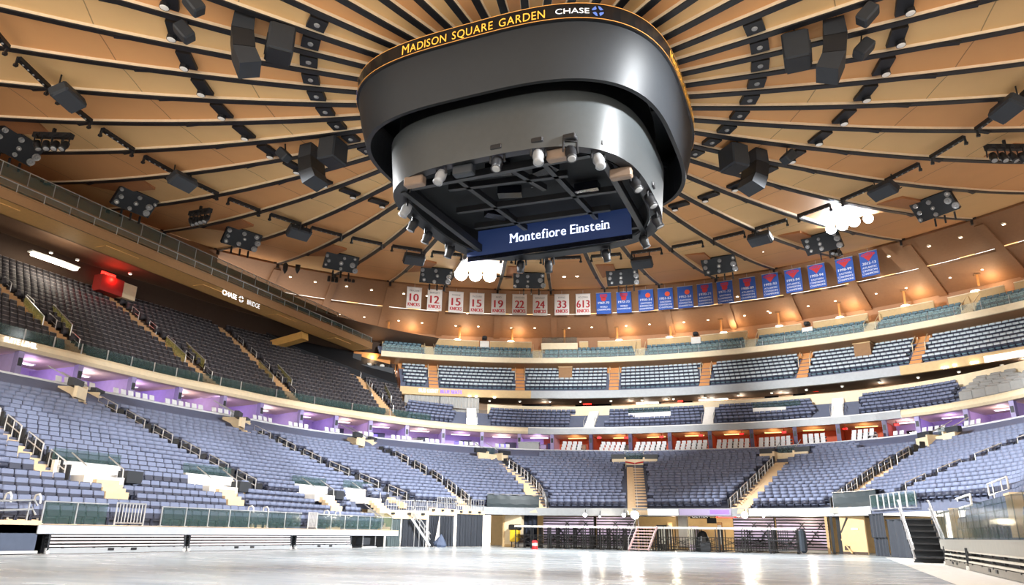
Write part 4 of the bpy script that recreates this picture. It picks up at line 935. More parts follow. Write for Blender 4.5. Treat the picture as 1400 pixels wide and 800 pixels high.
m = MB(); m.loft([[cp(az + k * .35, 59.85, P[2] + z) for k in range(-6, 7)] for z in (-.32, .38)]); bd = m.build('board', mat('board_white', (245, 238, 232), emit=.85), sg)

# led strip of the end stand front: white patch, violet lettering
m = MB(); s0, s1 = tosd(at_z(742, 700, 3.4))[0], 46.8
def strip(a, b, mt, nm, label):
    m = MB(); m.loft([[bp(s, FE(s) - .07, z) for s in frange(a, b, 12)] for z in (3.1, 3.66)]); t = thing('led_strip', bp(a, FE(a) - .07, 3.4), label, 'display'); m.build('panel', mt, t); return t
strip(30.3, 33.2, 'ledpale', 'a', 'white lit stretch of the display strip right of the central stairs')
strip(39.6, 46.5, 'ledpale', 'a', 'long white lit display strip below the right end stand')
vt = strip(33.3, 38.0, mat('strip_mauve', (150, 140, 170), emit=.5), 'a', 'mauve display strip with a lit violet patch left of the right end aisle')
m = MB(); m.loft([[bp(s, FE(s) - .1, z) for s in frange(36.1, 37.8, 5)] for z in (3.22, 3.58)]); m.build('violet_patch', 'violet', vt)

# ================================================================== RAILS AND ROW-END PANELS ALONG THE AISLES
railp = 0
for ai, a in enumerate(AIS):
    central = ai == 5
    side = 1. if ai < 5 else -1.
    n = int((a[3] - a[2]) * NR / 3)
    if central: continue
    for k in range(n):
        t0 = a[2] + (k * 3 + .4) / NR; t1 = t0 + 2.0 / NR
        if t1 > a[3] - .05: break
        P, D, N = aisle_frame(a, t0); Q, _, N2 = aisle_frame(a, t1); sd = -N if side > 0 else N
        p, q = P + sd * .68 + (0, 0, .1), Q + sd * .68 + (0, 0, .1)
        if not inview(p): continue
        t = thing('aisle_handrail', p, f'silver handrail loop, {ORD[k + 1]} from the floor along {a[4]}', 'handrail', 'handrails along the lower aisles')
        m = MB(); up_ = np.array((0, 0, 1.)); m.tube([p, p + up_ * .95, q + up_ * .95, q], .045); m.build('loop', 'steel', t)
        m = MB(); m.tube([p + up_ * .5, q + up_ * .5], .035); m.tube([(p + q) / 2, (p + q) / 2 + up_ * .95], .035); m.build('middle_rail', 'steel', t)
    for k in range(NR):
        t = (k + .5) / NR
        if not (a[2] < t < a[3] - .04) or (k >= NR - 3 and endw(a[0]) < .5): continue
        P, D, N = aisle_frame(a, t); sd = -N if side > 0 else N; p = P + sd * .85 + D * .02
        if not inview(p): continue
        e = thing('row_end_panel', p, f'dark panel closing the {ORD[k + 1]} seat row beside {a[4]}', 'panel', 'dark row ends beside the aisles')
        m = MB(); m.frame(p + (0, 0, .42), N, D, (0, 0, 1), .08, .55, .75); m.build('board', 'char', e); m = MB(); m.frame(p + (0, 0, .84), N, D, (0, 0, 1), .12, .5, .07); m.build('arm_cap', 'char', e)
# central aisle: a thin middle rail and a red chain at its head
a = AIS[5]; P, D, N = aisle_frame(a, .02); Q, _, _ = aisle_frame(a, .7); t = thing('aisle_handrail', P, 'thin centre rail running up the central end stairs', 'handrail')
m = MB(); m.tube([P + (0, 0, .1), P + (0, 0, .9), Q + (0, 0, .9), Q], .025); m.build('rail', 'steel', t)
P, D, N = aisle_frame(a, .75); t = thing('barrier_chain', P, 'red barrier across the head of the central end stairs', 'barrier'); m = MB(); m.tube([P - N * 1.1 + (0, 0, .8), P + (0, 0, .62), P + N * 1.1 + (0, 0, .8)], .09); m.build('chain', 'red', t); m = MB(); m.bar(P - N * 1.1, P - N * 1.1 + (0, 0, .9), .07); m.build('post', 'steel', t); m = MB(); m.bar(P + N * 1.1, P + N * 1.1 + (0, 0, .9), .07); m.build('post', 'steel', t)
# upper bowl rails
for a in UA:
    for k in range(1, NU - 2, 3):
        d = UD(0, k) - SB(0) + SB(a[0]); s = ua_s(a, UD(a[0], k)); d0 = UD(s, k) + .2; d1 = UD(s, k + 2)
        (x, y), (ax, ay) = core(s); T = np.array((-ay, ax, 0)); p = bp(s, d0, upz[k]) + T * -.66; q = bp(s, d1, upz[k + 1] + .2) + T * -.66
        if not inview(p): continue
        t = thing('aisle_handrail', p, f'pale handrail loop, {ORD[(k + 2) // 3]} from the fascia on the {a[4]} upper bowl aisle', 'handrail', 'handrails in the upper bowl')
        m = MB(); m.tube([p, p + (0, 0, .95), q + (0, 0, .95), q], .04); m.build('loop', 'steel', t); m = MB(); m.tube([p + (0, 0, .5), q + (0, 0, .5)], .03); m.build('middle_rail', 'steel', t)
    # glazed mouth in the lower half of each aisle
    s = ua_s(a, UD(a[0], 3)); P = bp(s, UD(s, 3.2), upz[3] + .1); (x, y), (ax, ay) = core(s); T = np.array((-ay, ax, 0)); D = np.array((ax, ay, 0))
    t = thing('vomitory', P, f'amber stair mouth with green glass sides on the {a[4]} upper bowl aisle', 'vomitory', 'stair mouths in the upper bowl')
    for sg in (-1, 1):
        m = MB(); p0 = P + T * sg * 1.25; m.add([p0 + (0, 0, .2), p0 + D * 3.0 + (0, 0, 2.4), p0 + D * 3.0 + (0, 0, 3.2), p0 + (0, 0, 1.1)], [(0, 1, 2, 3)]); m.add([p0 + T * .04 + (0, 0, .2), p0 + T * .04 + D * 3.0 + (0, 0, 2.4), p0 + T * .04 + D * 3.0 + (0, 0, 3.2), p0 + T * .04 + (0, 0, 1.1)], [(3, 2, 1, 0)]); m.build('glass_side', mat('amber_glass', (170, 165, 100), .15, noise=0, alpha=.5), t)
        m = MB(); m.tube([p0 + (0, 0, .2), p0 + (0, 0, 1.15), p0 + D * 3.0 + (0, 0, 3.25)], .05); m.build('rail', 'steel', t)
# glass parapet along the fascia in front of the upper bowl
for i, s in enumerate(np.arange(-34, 9.5, 2.4)):
    p = bp(s, SB(s) + .3, 14.66)
    if not inview(p): continue
    t = thing('glass_barrier', p, f'clear glass panel on the suite fascia, {ORD[i + 1]} from its left end', 'glass panel', 'glass panels on the suite fascia')
    m = MB(); m.loft([[bp(q, SB(q) + .3, z) for q in frange(s + .06, s + 2.34, 4)] for z in (14.7, 15.5)]); m.loft([[bp(q, SB(q) + .33, z) for q in frange(s + .06, s + 2.34, 4)][::-1] for z in (14.7, 15.5)]); m.build('pane', 'glass', t)
    m = MB(); m.bar(p, p + (0, 0, .85), .07); m.build('post', 'steel', t)

# ================================================================== UPPER TIERS
# orange stairs through the balcony
for i, az in enumerate(BA):
    P = cp(az, 60.3, bz[0]); R = np.array((math.sin(math.radians(az)), math.cos(math.radians(az)), 0)); T = np.array((R[1], -R[0], 0))
    t = thing('balcony_stair', P, f'orange timber stair through the balcony seats, {ORD[i + 1]} from the left', 'stair', 'orange stairs through the balcony')
    m = MB()
    for k in range(12): m.frame(P + R * (.2 + .36 * k) + (0, 0, .31 * k - .05), T, R, (0, 0, 1), 1.3, .4, .4)
    m.build('steps', 'orange', t)
    for sg in (-1, 1):
        m = MB(); m.tube([P + T * sg * .68 + R * 2 + (0, 0, 1.8), P + T * sg * .68 + R * 2 + (0, 0, 2.8), P + T * sg * .68 + R * 4.2 + (0, 0, 4.6), P + T * sg * .68 + R * 4.2 + (0, 0, 3.7)], .05); m.build('rail', 'cream', t)
for i, (u, v) in enumerate(((773, 514), (1180, 483))):
    P = at_r(u, v, 62.6); az = azr(P)[0]; R = np.array((math.sin(math.radians(az)), math.cos(math.radians(az)), 0)); T = np.array((R[1], -R[0], 0)); t = thing('camera_booth', P, f'tan timber booth breaking the balcony seats, {"left" if not i else "right"} one', 'booth', 'timber booths in the balcony')
    m = MB(); m.frame(P + R * .8 + (0, 0, .2), T, R, (0, 0, 1), 1.9, 1.9, 2.0); m.build('body', 'brown', t); m = MB(); m.frame(P + R * .8 + (0, 0, 1.25), T, R, (0, 0, 1), 2.1, 2.1, .1); m.build('ledge', 'tan', t)
# gallery: tan parapets between the gaps, glass rail, hanging posts
GAP = [(523, 582), (596, 655), (670, 727), (792, 804), (817, 876), (885, 946), (957, 1022), (1036, 1096), (1112, 1187), (1202, 1278), (1298, 1376), (1390, 1430)]
def sl(u): return float(np.interp(u, [520, 620, 700, 800, 900, 1022, 1110, 1200, 1290, 1380, 1430], [459, 464, 467, 468, 464, 455, 446, 436, 422, 408, 399]))
for i, (a, b) in enumerate(GAP):
    az0, az1 = azr(at_r(a, sl(a), 63.6))[0], azr(at_r(b, sl(b), 63.6))[0]; n = 8; P = cp((az0 + az1) / 2, 63.6, 26.2)
    t = thing('gallery_parapet', P, f'tan parapet wall behind the gallery seats, {ORD[i + 1]} from the left', 'parapet', 'tan parapets of the gallery')
    m = MB(); A = frange(az0, az1, n); m.loft([[cp(x, 63.6, 26.15) for x in A], [cp(x, 63.6, 27.75) for x in A], [cp(x, 63.85, 27.75) for x in A], [cp(x, 63.85, 26.15) for x in A]]); m.build('wall', 'tan', t)
    m = MB(); m.loft([[cp(x, 63.5, 27.75) for x in A], [cp(x, 63.5, 27.87) for x in A], [cp(x, 63.95, 27.87) for x in A]]); m.build('cap', 'cream', t)
    if b - a > 40:
        m = MB(); P2 = cp((az0 + az1) / 2, 63.75, 27.95); m.lathe(P2, [(.5, 0), (.4, .06), (.05, .1)], (0, 0, 1), 10); m.build('lit_counter_lamp', 'downl', t)
        P3 = cp(az0 + (az1 - az0) * .7, 65.2, 27.8)
        point(P3 + (0, 0, 1.0), 140, WARM, .3)
for i, (a, b) in enumerate(((655, 670), (946, 957), (1097, 1111))):
    u = (a + b) / 2; P = at_r(u, sl(u) + 1, 63.0); az = azr(P)[0]; R = np.array((math.sin(math.radians(az)), math.cos(math.radians(az)), 0)); T = np.array((R[1], -R[0], 0)); t = thing('camera_position', P, f'white boxed camera position with a dark camera in the gallery, {ORD[i + 1]} from the left', 'camera stand', 'camera positions in the gallery')
    m = MB(); m.frame(P - (0, 0, .5), T, R, (0, 0, 1), 1.3, .6, .9); m.build('box', 'white', t); m = MB(); m.rbox(P + (0, 0, .45), (.7, .9, .5), .08, X=T, Y=R); m.lathe(P - R * .4 + (0, 0, .45), [(.15, 0), (.18, .35)], -R, 10); m.build('camera', 'black', t)
P = at_r(765, 475, 62.4); az = azr(P)[0]; R = np.array((math.sin(math.radians(az)), math.cos(math.radians(az)), 0)); T = np.array((R[1], -R[0], 0)); t = thing('platform', P, 'white panelled platform with glass in the gallery centre', 'platform')
m = MB(); m.frame(P, T, R, (0, 0, 1), 5.2, 1.5, .9); m.build('panel', 'cream', t); m = MB(); m.frame(P - R * .7 + (0, 0, .9), T, R, (0, 0, 1), 5.0, .05, .8); m.build('glass', 'glass', t)
for i, az in enumerate(GA):
    P = cp(az, 62.0, 25.2); R = np.array((math.sin(math.radians(az)), math.cos(math.radians(az)), 0)); T = np.array((R[1], -R[0], 0)); t = thing('gallery_stair', P, f'cream stair with slanted rails in the gallery, {ORD[i + 1]} from the left', 'stair', 'stairs in the gallery')
    m = MB()
    for k in range(6): m.frame(P + R * (-1.1 + .42 * k) + (0, 0, -.3 + .28 * k), T, R, (0, 0, 1), 1.2, .44, .35)
    m.build('steps', 'tan', t)
    for sg in (-1, 1): m = MB(); m.tube([P + T * sg * .65 - R * .9 + (0, 0, -.2), P + T * sg * .65 - R * .9 + (0, 0, .7), P + T * sg * .65 + R * 1.2 + (0, 0, 2.2)], .05); m.build('rail', 'cream', t)
for i, az in enumerate(np.arange(A3 + .3, 72, 2.6)):
    p = cp(az, 60.5, 24.76)
    if not inview(p): continue
    t = thing('glass_barrier', p, f'clear glass panel along the gallery front, {ORD[i + 1]} from its left end', 'glass panel', 'glass panels along the gallery front')
    m = MB(); A = frange(az + .06, az + 2.54, 4); m.loft([[cp(x, 60.5, z) for x in A] for z in (24.8, 25.75)]); m.loft([[cp(x, 60.54, z) for x in A][::-1] for z in (24.8, 25.75)]); m.build('pane', 'clear', t)
    m = MB(); m.bar(p, p + (0, 0, 1.0), .05); m.build('post', 'steel', t)
def soffz(P):
    r = math.hypot(P[0], P[1]); return P[2] - (33.5 - (r - 57) * .38 if r < 62 else 31.6 - (r - 62) * .48) if 57 < r < 66.9 else None
for i, (u, v) in enumerate(((482, 370), (639, 428), (397, 378), (431, 385), (474, 391), (508, 396), (552, 401), (584, 404), (465, 429), (498, 433), (545, 438), (577, 441), (623, 445), (654, 446), (699, 448), (731, 448), (778, 448), (809, 447), (856, 445), (888, 443), (935, 440), (968, 437), (1018, 431), (1050, 425), (1105, 418), (1142, 411), (1198, 401), (935.5, 407), (1008, 405), (1215, 350), (1270, 336), (1313, 324), (1372, 306), (1343, 368), (1239, 393), (1299, 379), (1053, 427), (1382, 358))):
    try: P = hit(u, v, soffz, t0=50)
    except ValueError: continue
    t = thing('soffit_downlight', P, f'small lit downlight in the brown soffit under the rim, {ORD[i + 1]} of the scatter', 'downlight', 'downlights in the brown soffit')
    m = MB(); m.lathe(P + (0, 0, -.02), [(.24, .1), (.24, -.05), (.17, -.06)], (0, 0, 1), 10); m.build('trim_ring', 'cream', t); m = MB(); m.lathe(P - (0, 0, .06), [(.17, 0), (.13, -.05), (.02, -.07)], (0, 0, 1), 10); m.build('lens', 'downl', t)
for i, (u, v0, v1) in enumerate(((531, 430, 450), (628, 442, 459), (700, 440, 466), (772, 447, 471), (844, 448, 462), (917, 443, 458), (986, 432, 449), (1065, 420, 441), (1148, 409, 428), (1237, 391, 411), (1337, 363, 384))):
    P = at_r(u, v1, 64.8); Q = np.array((P[0], P[1], 0)); Q[2] = 31.6 - 2.8 * .48; t = thing('hanging_post', P, f'slim tan post between gallery and soffit, {ORD[i + 1]} from the left', 'post', 'slim posts over the gallery')
    m = MB(); m.bar(P - (0, 0, .6), Q, .22); m.build('post', 'orange', t); m = MB(); m.frame(Q - (0, 0, .12), (1, 0, 0), (0, 1, 0), (0, 0, 1), .6, .6, .12); m.build('cap_plate', 'brown', t)
# loge tier: pale stairs, wheelchair platform, curtains, dark screens and exit signs on the concourse behind
for i, s in enumerate(LA):
    P = bp(s, SB(s) + .6, 14.7); (x, y), (a, b) = core(s); D = np.array((a, b, 0)); T = np.array((-b, a, 0)); t = thing('loge_stair', P, f'white stair through the loge seats, {ORD[i + 1]} from the left', 'stair', 'white stairs through the loge tier')
    m = MB()
    for k in range(10): m.frame(P + D * (.15 + .34 * k) + (0, 0, .275 * k - .05), T, D, (0, 0, 1), 1.3, .38, .4)
    m.build('steps', 'white', t); m = MB()
    for sg in (-1, 1): m.tube([P + T * sg * .7 + (0, 0, .1), P + T * sg * .7 + (0, 0, .9), P + T * sg * .7 + D * 1.0 + (0, 0, 1.6)], .04)
    m.build('rail', 'steel', t)
for i, (u, v, wd) in enumerate(((888, 569, 5.6), (1062, 562, 5.6))):
    P = at_sb(u, v, 2.2); s = tosd(P)[0]; (x, y), (a, b) = core(s); D = np.array((a, b, 0)); T = np.array((-b, a, 0)); t = thing('platform', P, f'white panelled wheelchair platform in the loge tier, {"left" if not i else "right"} one', 'platform', 'white platforms in the loge tier')
    m = MB(); m.frame(P, T, D, (0, 0, 1), wd, .2, .95)
    for k in range(7): m.frame(P - D * .12 + T * (k - 3) * wd / 7, T, D, (0, 0, 1), wd / 7 - .1, .06, .8)
    m.build('front_panel', 'white', t); m = MB(); m.frame(P + D * 1.2 + (0, 0, .35), T, D, (0, 0, 1), wd, 2.2, .2); m.build('deck', 'grey', t); m = MB(); m.frame(P + (0, 0, .85), T, D, (0, 0, 1), wd, .05, .7); m.build('glass', 'glass', t)
for i, (u0, u1) in enumerate(((553, 601), (602, 655))):
    p, q = at_r(u0, 548 + i * 5, 60.4), at_r(u1, 553 + i * 4, 60.4); az0, az1 = azr(p)[0], azr(q)[0]; t = thing('curtain', cp(az0, 60.5, 18.9), f'grey pleated curtain hung under the balcony sign, {"left" if not i else "right"} one', 'curtain', 'grey curtains under the balcony')
    n = 60; A = frange(az0, az1, n); m = MB(); m.loft([[cp(x, 60.6 + .08 * math.sin(k * 1.3), z) for k, x in enumerate(A)] for z in (19.0, 16.9)]); m.loft([[cp(x, 60.68 + .08 * math.sin(k * 1.3), z) for k, x in enumerate(A)][::-1] for z in (19.0, 16.9)]); m.build('drape', mat('grey_drape', (172, 172, 170), .8), t); m = MB(); m.tube([cp(x, 60.6, 19.02) for x in A], .05); m.build('rod', 'steel', t)
for s in frange(17, 52, 8): point(bp(s, SB(s) + 7.2, 18.7), 110, (1., .82, .62), .3)  # added point lights, standing in for the balcony downlights, brighten the concourse
def conc(u, v, off=9.2): return at_sb(u, v, off)
for i, (u, v, wd, lb) in enumerate(((730, 551, 5., 'left of the red doorway'), (810, 552, 5.6, 'right of the red doorway'), (940, 549, 1.4, 'beside the right wheelchair lamp'), (900, 551, .9, 'between the concourse lamps'), (1093, 541, 1.6, 'beside the concourse exit sign'), (1055, 543, 1.8, 'left of the white concourse lamp'))):
    P = conc(u, v); s = tosd(P)[0]; (x, y), (a, b) = core(s); D = np.array((a, b, 0)); T = np.array((-b, a, 0)); t = thing('concourse_screen', P, 'black screen on the concourse wall ' + lb, 'screen', 'black screens on the concourse')
    m = MB(); m.frame(P, T, D, (0, 0, 1), wd, .15, 1.0); m.build('frame', 'black', t); m = MB(); m.frame(P - D * .09, T, D, (0, 0, 1), wd - .15, .02, .86); m.build('display', 'screenblk', t)
for i, (u, v, wd) in enumerate(((885, 551, 3.2), (975, 546, 4.0), (1076, 538, 3.2))):
    P = conc(u, v, 8.6); s = tosd(P)[0]; (x, y), (a, b) = core(s); D = np.array((a, b, 0)); T = np.array((-b, a, 0)); t = thing('concourse_lamp', P, f'long glowing white concourse lamp under the balcony, {ORD[i + 1]} from the left', 'lamp', 'white lamps on the concourse')
    m = MB(); m.frame(P + (0, 0, .16), T, D, (0, 0, 1), wd, .5, .12); m.build('housing', 'white', t); m = MB(); m.frame(P, T, D, (0, 0, 1), wd * .96, .4, .22); m.build('tube', 'downl', t); point(P - D * .9 - (0, 0, .4), 60, (1, .9, .75), .3)
for i, (u, v) in enumerate(((803, 551), (845, 548), (930, 547), (1112, 533), (1213, 519), (671, 546))):
    P = conc(u, v, 8.2); s = tosd(P)[0]; (x, y), (a, b) = core(s); D = np.array((a, b, 0)); T = np.array((-b, a, 0)); t = thing('exit_sign', P, f'glowing red exit sign under the balcony, {ORD[i + 1]} along the concourse', 'exit sign', 'red exit signs on the concourse')
    m = MB(); m.frame(P, T, D, (0, 0, 1), 1.2 if i in (0, 3) else .7, .12, .5); m.build('case', 'exitred', t); m = MB(); lettering(m, 'EXIT', lambda p, q: P - D * .08 - T * p + (0, 0, q - .14), .28, width=.7); m.build('lettering', 'white', t); m = MB(); m.bar(P + (0, 0, .2), (P[0], P[1], 19.25), .06); m.build('stem', 'black', t)
for i in range(22):
    az = A2 + 4 + i * 3.9; P = cp(az, 62.5, 18.98)
    if not inview(P): continue
    t = thing('soffit_downlight', P, f'white downlight under the balcony edge, {ORD[i + 1]} from the left', 'downlight', 'downlights under the balcony')
    m = MB(); m.lathe(P, [(.2, .06), (.2, -.1), (.12, -.11)], (0, 0, 1), 10); m.build('trim_ring', 'white', t); m = MB(); m.lathe(P - (0, 0, .11), [(.12, 0), (.02, -.03)], (0, 0, 1), 8); m.build('lens', 'downl', t)
# grey covered seats stacked at the right of the loge tier
for k in range(3):
    for j in range(6):
        s = 50.6 + j * .56 + k * .15
        if k == 2 and j > 2: continue
        P = bp(s, SB(s) + 1.1 + 1.1 * k, 15.2 + .75 * k)
        if not inview(P): continue
        (x, y), (a, b) = core(s); t = thing('dust_cover', P, f'grey fabric cover over seats, {ORD[j + 1]} from the left in the {["front", "middle", "back"][k]} covered row', 'cover', 'grey seat covers at the right')
        m = MB(); m.rbox(P, (1.36, .9, 1.0), .12, X=(-b, a, 0), Y=(a, b, 0)); m.build('cover', mat('cover_grey', (150, 150, 148), .85), t); m = MB(); m.rbox(P + np.array((a, b, 0)) * .3 + (0, 0, .6), (1.1, .25, .4), .08, X=(-b, a, 0), Y=(a, b, 0)); m.build('cover_top', mat('cover_grey', (150, 150, 148), .85), t)
# under the bridge: lamp strip, downlights, red exit, boxed booth at the end of the upper bowl
P = at_x(75, 358, -50); t = thing('strip_lamp', P, 'glowing white strip lamp under the bridge at the left', 'lamp'); m = MB(); m.bar(P - (0, 2.2, 0), P + (0, 2.2, 0), .5, .25); m.build('tube', 'downl', t); m = MB(); m.bar(P + (-.1, -2.4, .22), P + (-.1, 2.4, .22), .7, .12); m.build('housing', 'white', t)
point(P + (1.2, 0, -.8), 260, (1, .9, .7), .4)
for i, (u, v) in enumerate(((70, 345), (106, 355), (90, 371), (178, 374), (380, 452))):
    P = at_z(u, v, 26.5); t = thing('soffit_downlight', P, f'tiny lit downlight under the bridge, {ORD[i + 1]} from the left', 'downlight', 'downlights under the bridge'); m = MB(); m.lathe(P, [(.2, .06), (.2, -.08), (.14, -.09)], (0, 0, 1), 10); m.build('trim_ring', 'white', t); m = MB(); m.lathe(P - (0, 0, .09), [(.14, 0), (.02, -.03)], (0, 0, 1), 8); m.build('lens', 'downl', t)
P = at_x(148, 377, -51.5); t = thing('exit_sign', P, 'red exit sign glowing over the rear stair under the bridge', 'exit sign'); m = MB(); m.box(P, (.15, 1.6, .55)); m.build('case', 'exitred', t); m = MB(); lettering(m, 'EXIT', lambda p, q: P + (.1, p, q - .14), .28, width=.9); m.build('lettering', 'white', t)
point(P + (.8, 0, -.5), 120, (1, .05, .03), .2)
P = at_x(148, 391, -51.4); t = thing('stair_mouth', P, 'dark red lit stair mouth with a pale side wall under the exit sign', 'stair'); m = MB(); m.box(P, (1.2, 2.6, 1.7)); m.build('box', mat('red_booth', (150, 40, 34), .6), t); m = MB(); m.box(P + (0, 2.2, .0), (.9, 1.6, 1.6)); m.build('side_wall', 'cream', t)
s = 9.2; P = bp(s, SB(s) + 9.6, 21.8); (x, y), (a, b) = core(s); t = thing('control_booth', P, 'dark boxed booth with orange back wall at the end of the upper bowl', 'booth')
D = np.array((a, b, 0)); T = np.array((-b, a, 0)); m = MB(); m.frame(P, T, D, (0, 0, 1), 5.0, 1.4, 1.5); m.build('front', 'char', t); m = MB(); m.frame(P + D * 1.6 + (0, 0, 1.8), T, D, (0, 0, 1), 5.2, .2, 2.4); m.build('back_wall', 'orange', t); m = MB(); m.frame(P + D * .5 + T * 2.4 + (0, 0, 1.6), T, D, (0, 0, 1), 1.2, .5, 1.5); m.build('screen', 'black', t)
for k in range(4): m = MB(); m.rbox(P + T * (k - 2.2) * .9 + (0, 0, 1.0), (.5, .5, .4), .08); m.build('equipment_box', 'white' if k % 2 else 'black', t)
point(P + D * 1.2 + (0, 0, 2.4), 90, WARM, .3)
# ================================================================== SIDE STANDS AT FLOOR LEVEL
XL, XR = -20.2, 19.7
# front boards and recess behind the folded bleachers
m = MB(); m.box((XL + .05, 4.0, 1.13), (.06, 32.4, .4)); struct(m.build('trim_14', mat('brushed_board', (178, 182, 188), .4)))
m = MB(); m.box((XL - .42, 4.0, 1.365), (1.0, 32.4, .03)); struct(m.build('trim_15', 'step'))
m = MB(); m.box((XL - 1.6, -10, .48), (.1, 62, .95)); struct(m.build('wall_stand_left', 'black'))
m = MB(); m.box((XL - .9, 4., .93), (1.4, 32.4, .05)); struct(m.build('trim_16', 'black'))
m = MB(); m.box((XR + .04, -12, 1.0), (.06, 46, .42)); struct(m.build('trim_17', mat('drab_trim', (150, 147, 138), .5)))
m = MB(); m.box((XR + 1.6, -12, .45), (.1, 46, .9)); struct(m.build('wall_stand_right', 'black'))
def bleacher(x, y0, y1, side, lb, z1=.9, slat='pinkslat', nsl=4):
    t = thing('folded_bleacher', (x, (y0 + y1) / 2, 0), lb, 'bleacher', 'folded bleachers along the sides'); L = y1 - y0; yc = (y0 + y1) / 2
    m = MB(); m.box((x + side * .35, yc, .45), (.08, L, .8)); m.build('backing', 'black', t); m = MB(); m.box((x + side * .02, yc, .16), (.1, L, .26)); m.build('base_board', 'grey' if side < 0 else mat('drab_board', (128, 122, 112), .6), t)
    for k in range(nsl):
        z = .38 + k * .155 if nsl == 4 else .36 + k * .2; m = MB(); m.box((x + side * (.05 + .03 * k), yc, z), (.14, L - .1, .075)); s_ = m.build('slat', slat, t)
        m = MB()
        for j in range(5): m.box((x + side * (.0 + .03 * k), y0 + L * (j + .5) / 5 + .12 * k, z - .07), (.1, .14, .07))
        m.build('slat_bracket', 'black', s_)
    for y in (y0 + .1, y1 - .1):
        m = MB(); m.box((x + side * .12, y, .5), (.3, .1, .86)); m.build('end_frame', 'char', t); m = MB(); m.lathe((x - side * .02, y, .1), [(.09, -.06), (.09, .06)], (1, 0, 0), 10); m.build('wheel', 'white', t)
    for y in (yc - .7, yc + .7): m = MB(); m.box((x - side * .05, y, .2), (.03, .35, .12)); m.build('vent', 'black', t)
    return t
for i, (a, b) in enumerate(((-11.6, -3.1), (-2.95, 6.3), (6.6, 13.4))):
    bleacher(XL + .05, a, b, -1, f'folded white-slatted bleacher under the left stand, {ORD[i + 1]} from the left')
bleacher(XR, 2.2, 9.8, 1, 'folded drab bleacher under the right glass, farther one', slat=mat('drab_slat', (196, 190, 176), .5), z1=.8, nsl=3)
bleacher(XR, -9.5, 2.0, 1, 'folded drab bleacher under the right glass, nearer one', slat=mat('drab_slat', (196, 190, 176), .5), z1=.8, nsl=3)
# cart in the dark recess at the end of the left stand
t = thing('equipment_cart', (XL - .2, 15.6, 0), 'black equipment cart in the recess at the end of the left stand', 'cart')
m = MB(); m.box((XL - .2, 15.6, .12), (.9, 2.0, .1)); m.build('base', 'char', t); m = MB(); m.rbox((XL - .3, 15.5, .48), (.7, 1.1, .6), .06); m.build('crate', 'char', t); m = MB()
for y in (14.7, 16.5): m.bar((XL + .2, y, .1), (XL + .2, y, .9), .06)
m.build('frame', 'steel', t); m = MB(); m.box((XL + .25, 15.6, .06), (.06, 2.0, .08)); m.build('bumper', 'white', t)
t = thing('prop_post', (XL, 18.2, 0), 'thin white post under the end of the left stand deck', 'post'); m = MB(); m.bar((XL, 18.2, 0), (XL, 18.2, .95), .12); m.build('post', 'white', t); m = MB(); m.box((XL, 18.2, .03), (.3, .3, .05)); m.build('foot', 'white', t)
# glass barrier on the left deck with two gates
gates = ((-8.0, -6.2), (8.0, 9.0)); n = 0
ys = list(np.arange(-12.0, 19.5, 1.75))
for y in ys:
    if any(a - .9 < y + .9 < b + .9 for a, b in gates): continue
    n += 1; x = XL - .1; t = thing('glass_barrier', (x, y, 1.35), f'glass barrier panel on the left deck, {ORD[n]} from the left', 'glass panel', 'glass barrier panels on the left deck')
    m = MB(); m.box((x, y + .9, 1.9), (.03, 1.66, .95)); m.build('pane', 'glass', t); m = MB(); m.bar((x, y, 1.35), (x, y, 2.42), .06); m.box((x, y, 1.38), (.2, .14, .06)); m.build('post', 'steel', t); m = MB(); m.bar((x, y, 2.42), (x, y + 1.75, 2.42), .05); m.build('top_rail', 'steel', t)
for i, (a, b) in enumerate(gates):
    x = XL - .06; t = thing('barrier_gate', (x, a, 1.35), f'barred steel gate in the glass barrier of the left deck, {"left" if not i else "right"} one', 'gate', 'barred gates in the left barrier'); m = MB(); m.tube([(x, a, 1.0), (x, a, 2.5), (x, b, 2.5), (x, b, 1.0)], .05); m.tube([(x, a, 1.5), (x, b, 1.5)], .04); m.build('frame', 'steel', t)
    for k in range(1, 9): y = a + (b - a) * k / 9; m = MB(); m.tube([(x, y, 1.5), (x, y, 2.5)], .025); m.build('bar', 'steel', t)
    m = MB(); m.box((x - .3, (a + b) / 2, 1.2), (.7, b - a, .3)); m.build('step', 'step', t)
# little stairs with hooped rails between the deck and the seats
for i, y in enumerate((-12.6, 3.6, 11.8)):
    t = thing('deck_steps', (XL - .8, y, 1.35), f'tan steps with two hooped rails up from the left deck, {ORD[i + 1]} from the left', 'steps', 'hooped steps on the left deck')
    for k in range(2): m = MB(); m.box((XL - .7 - .35 * k, y, 1.45 + .22 * k), (.4, 1.5, .24)); m.build('step', 'step', t)
    for sg in (-1, 1): m = MB(); yy = y + sg * .72; m.tube([(XL - .55, yy, 1.4), (XL - .6, yy, 2.6), (XL - .75, yy, 2.75), (XL - 1.0, yy, 2.7), (XL - 1.1, yy, 2.4), (XL - 1.15, yy, 1.6)], .05); m.tube([(XL - .58, yy, 2.1), (XL - 1.12, yy, 2.1)], .04); m.build('hoop_rail', 'white', t)
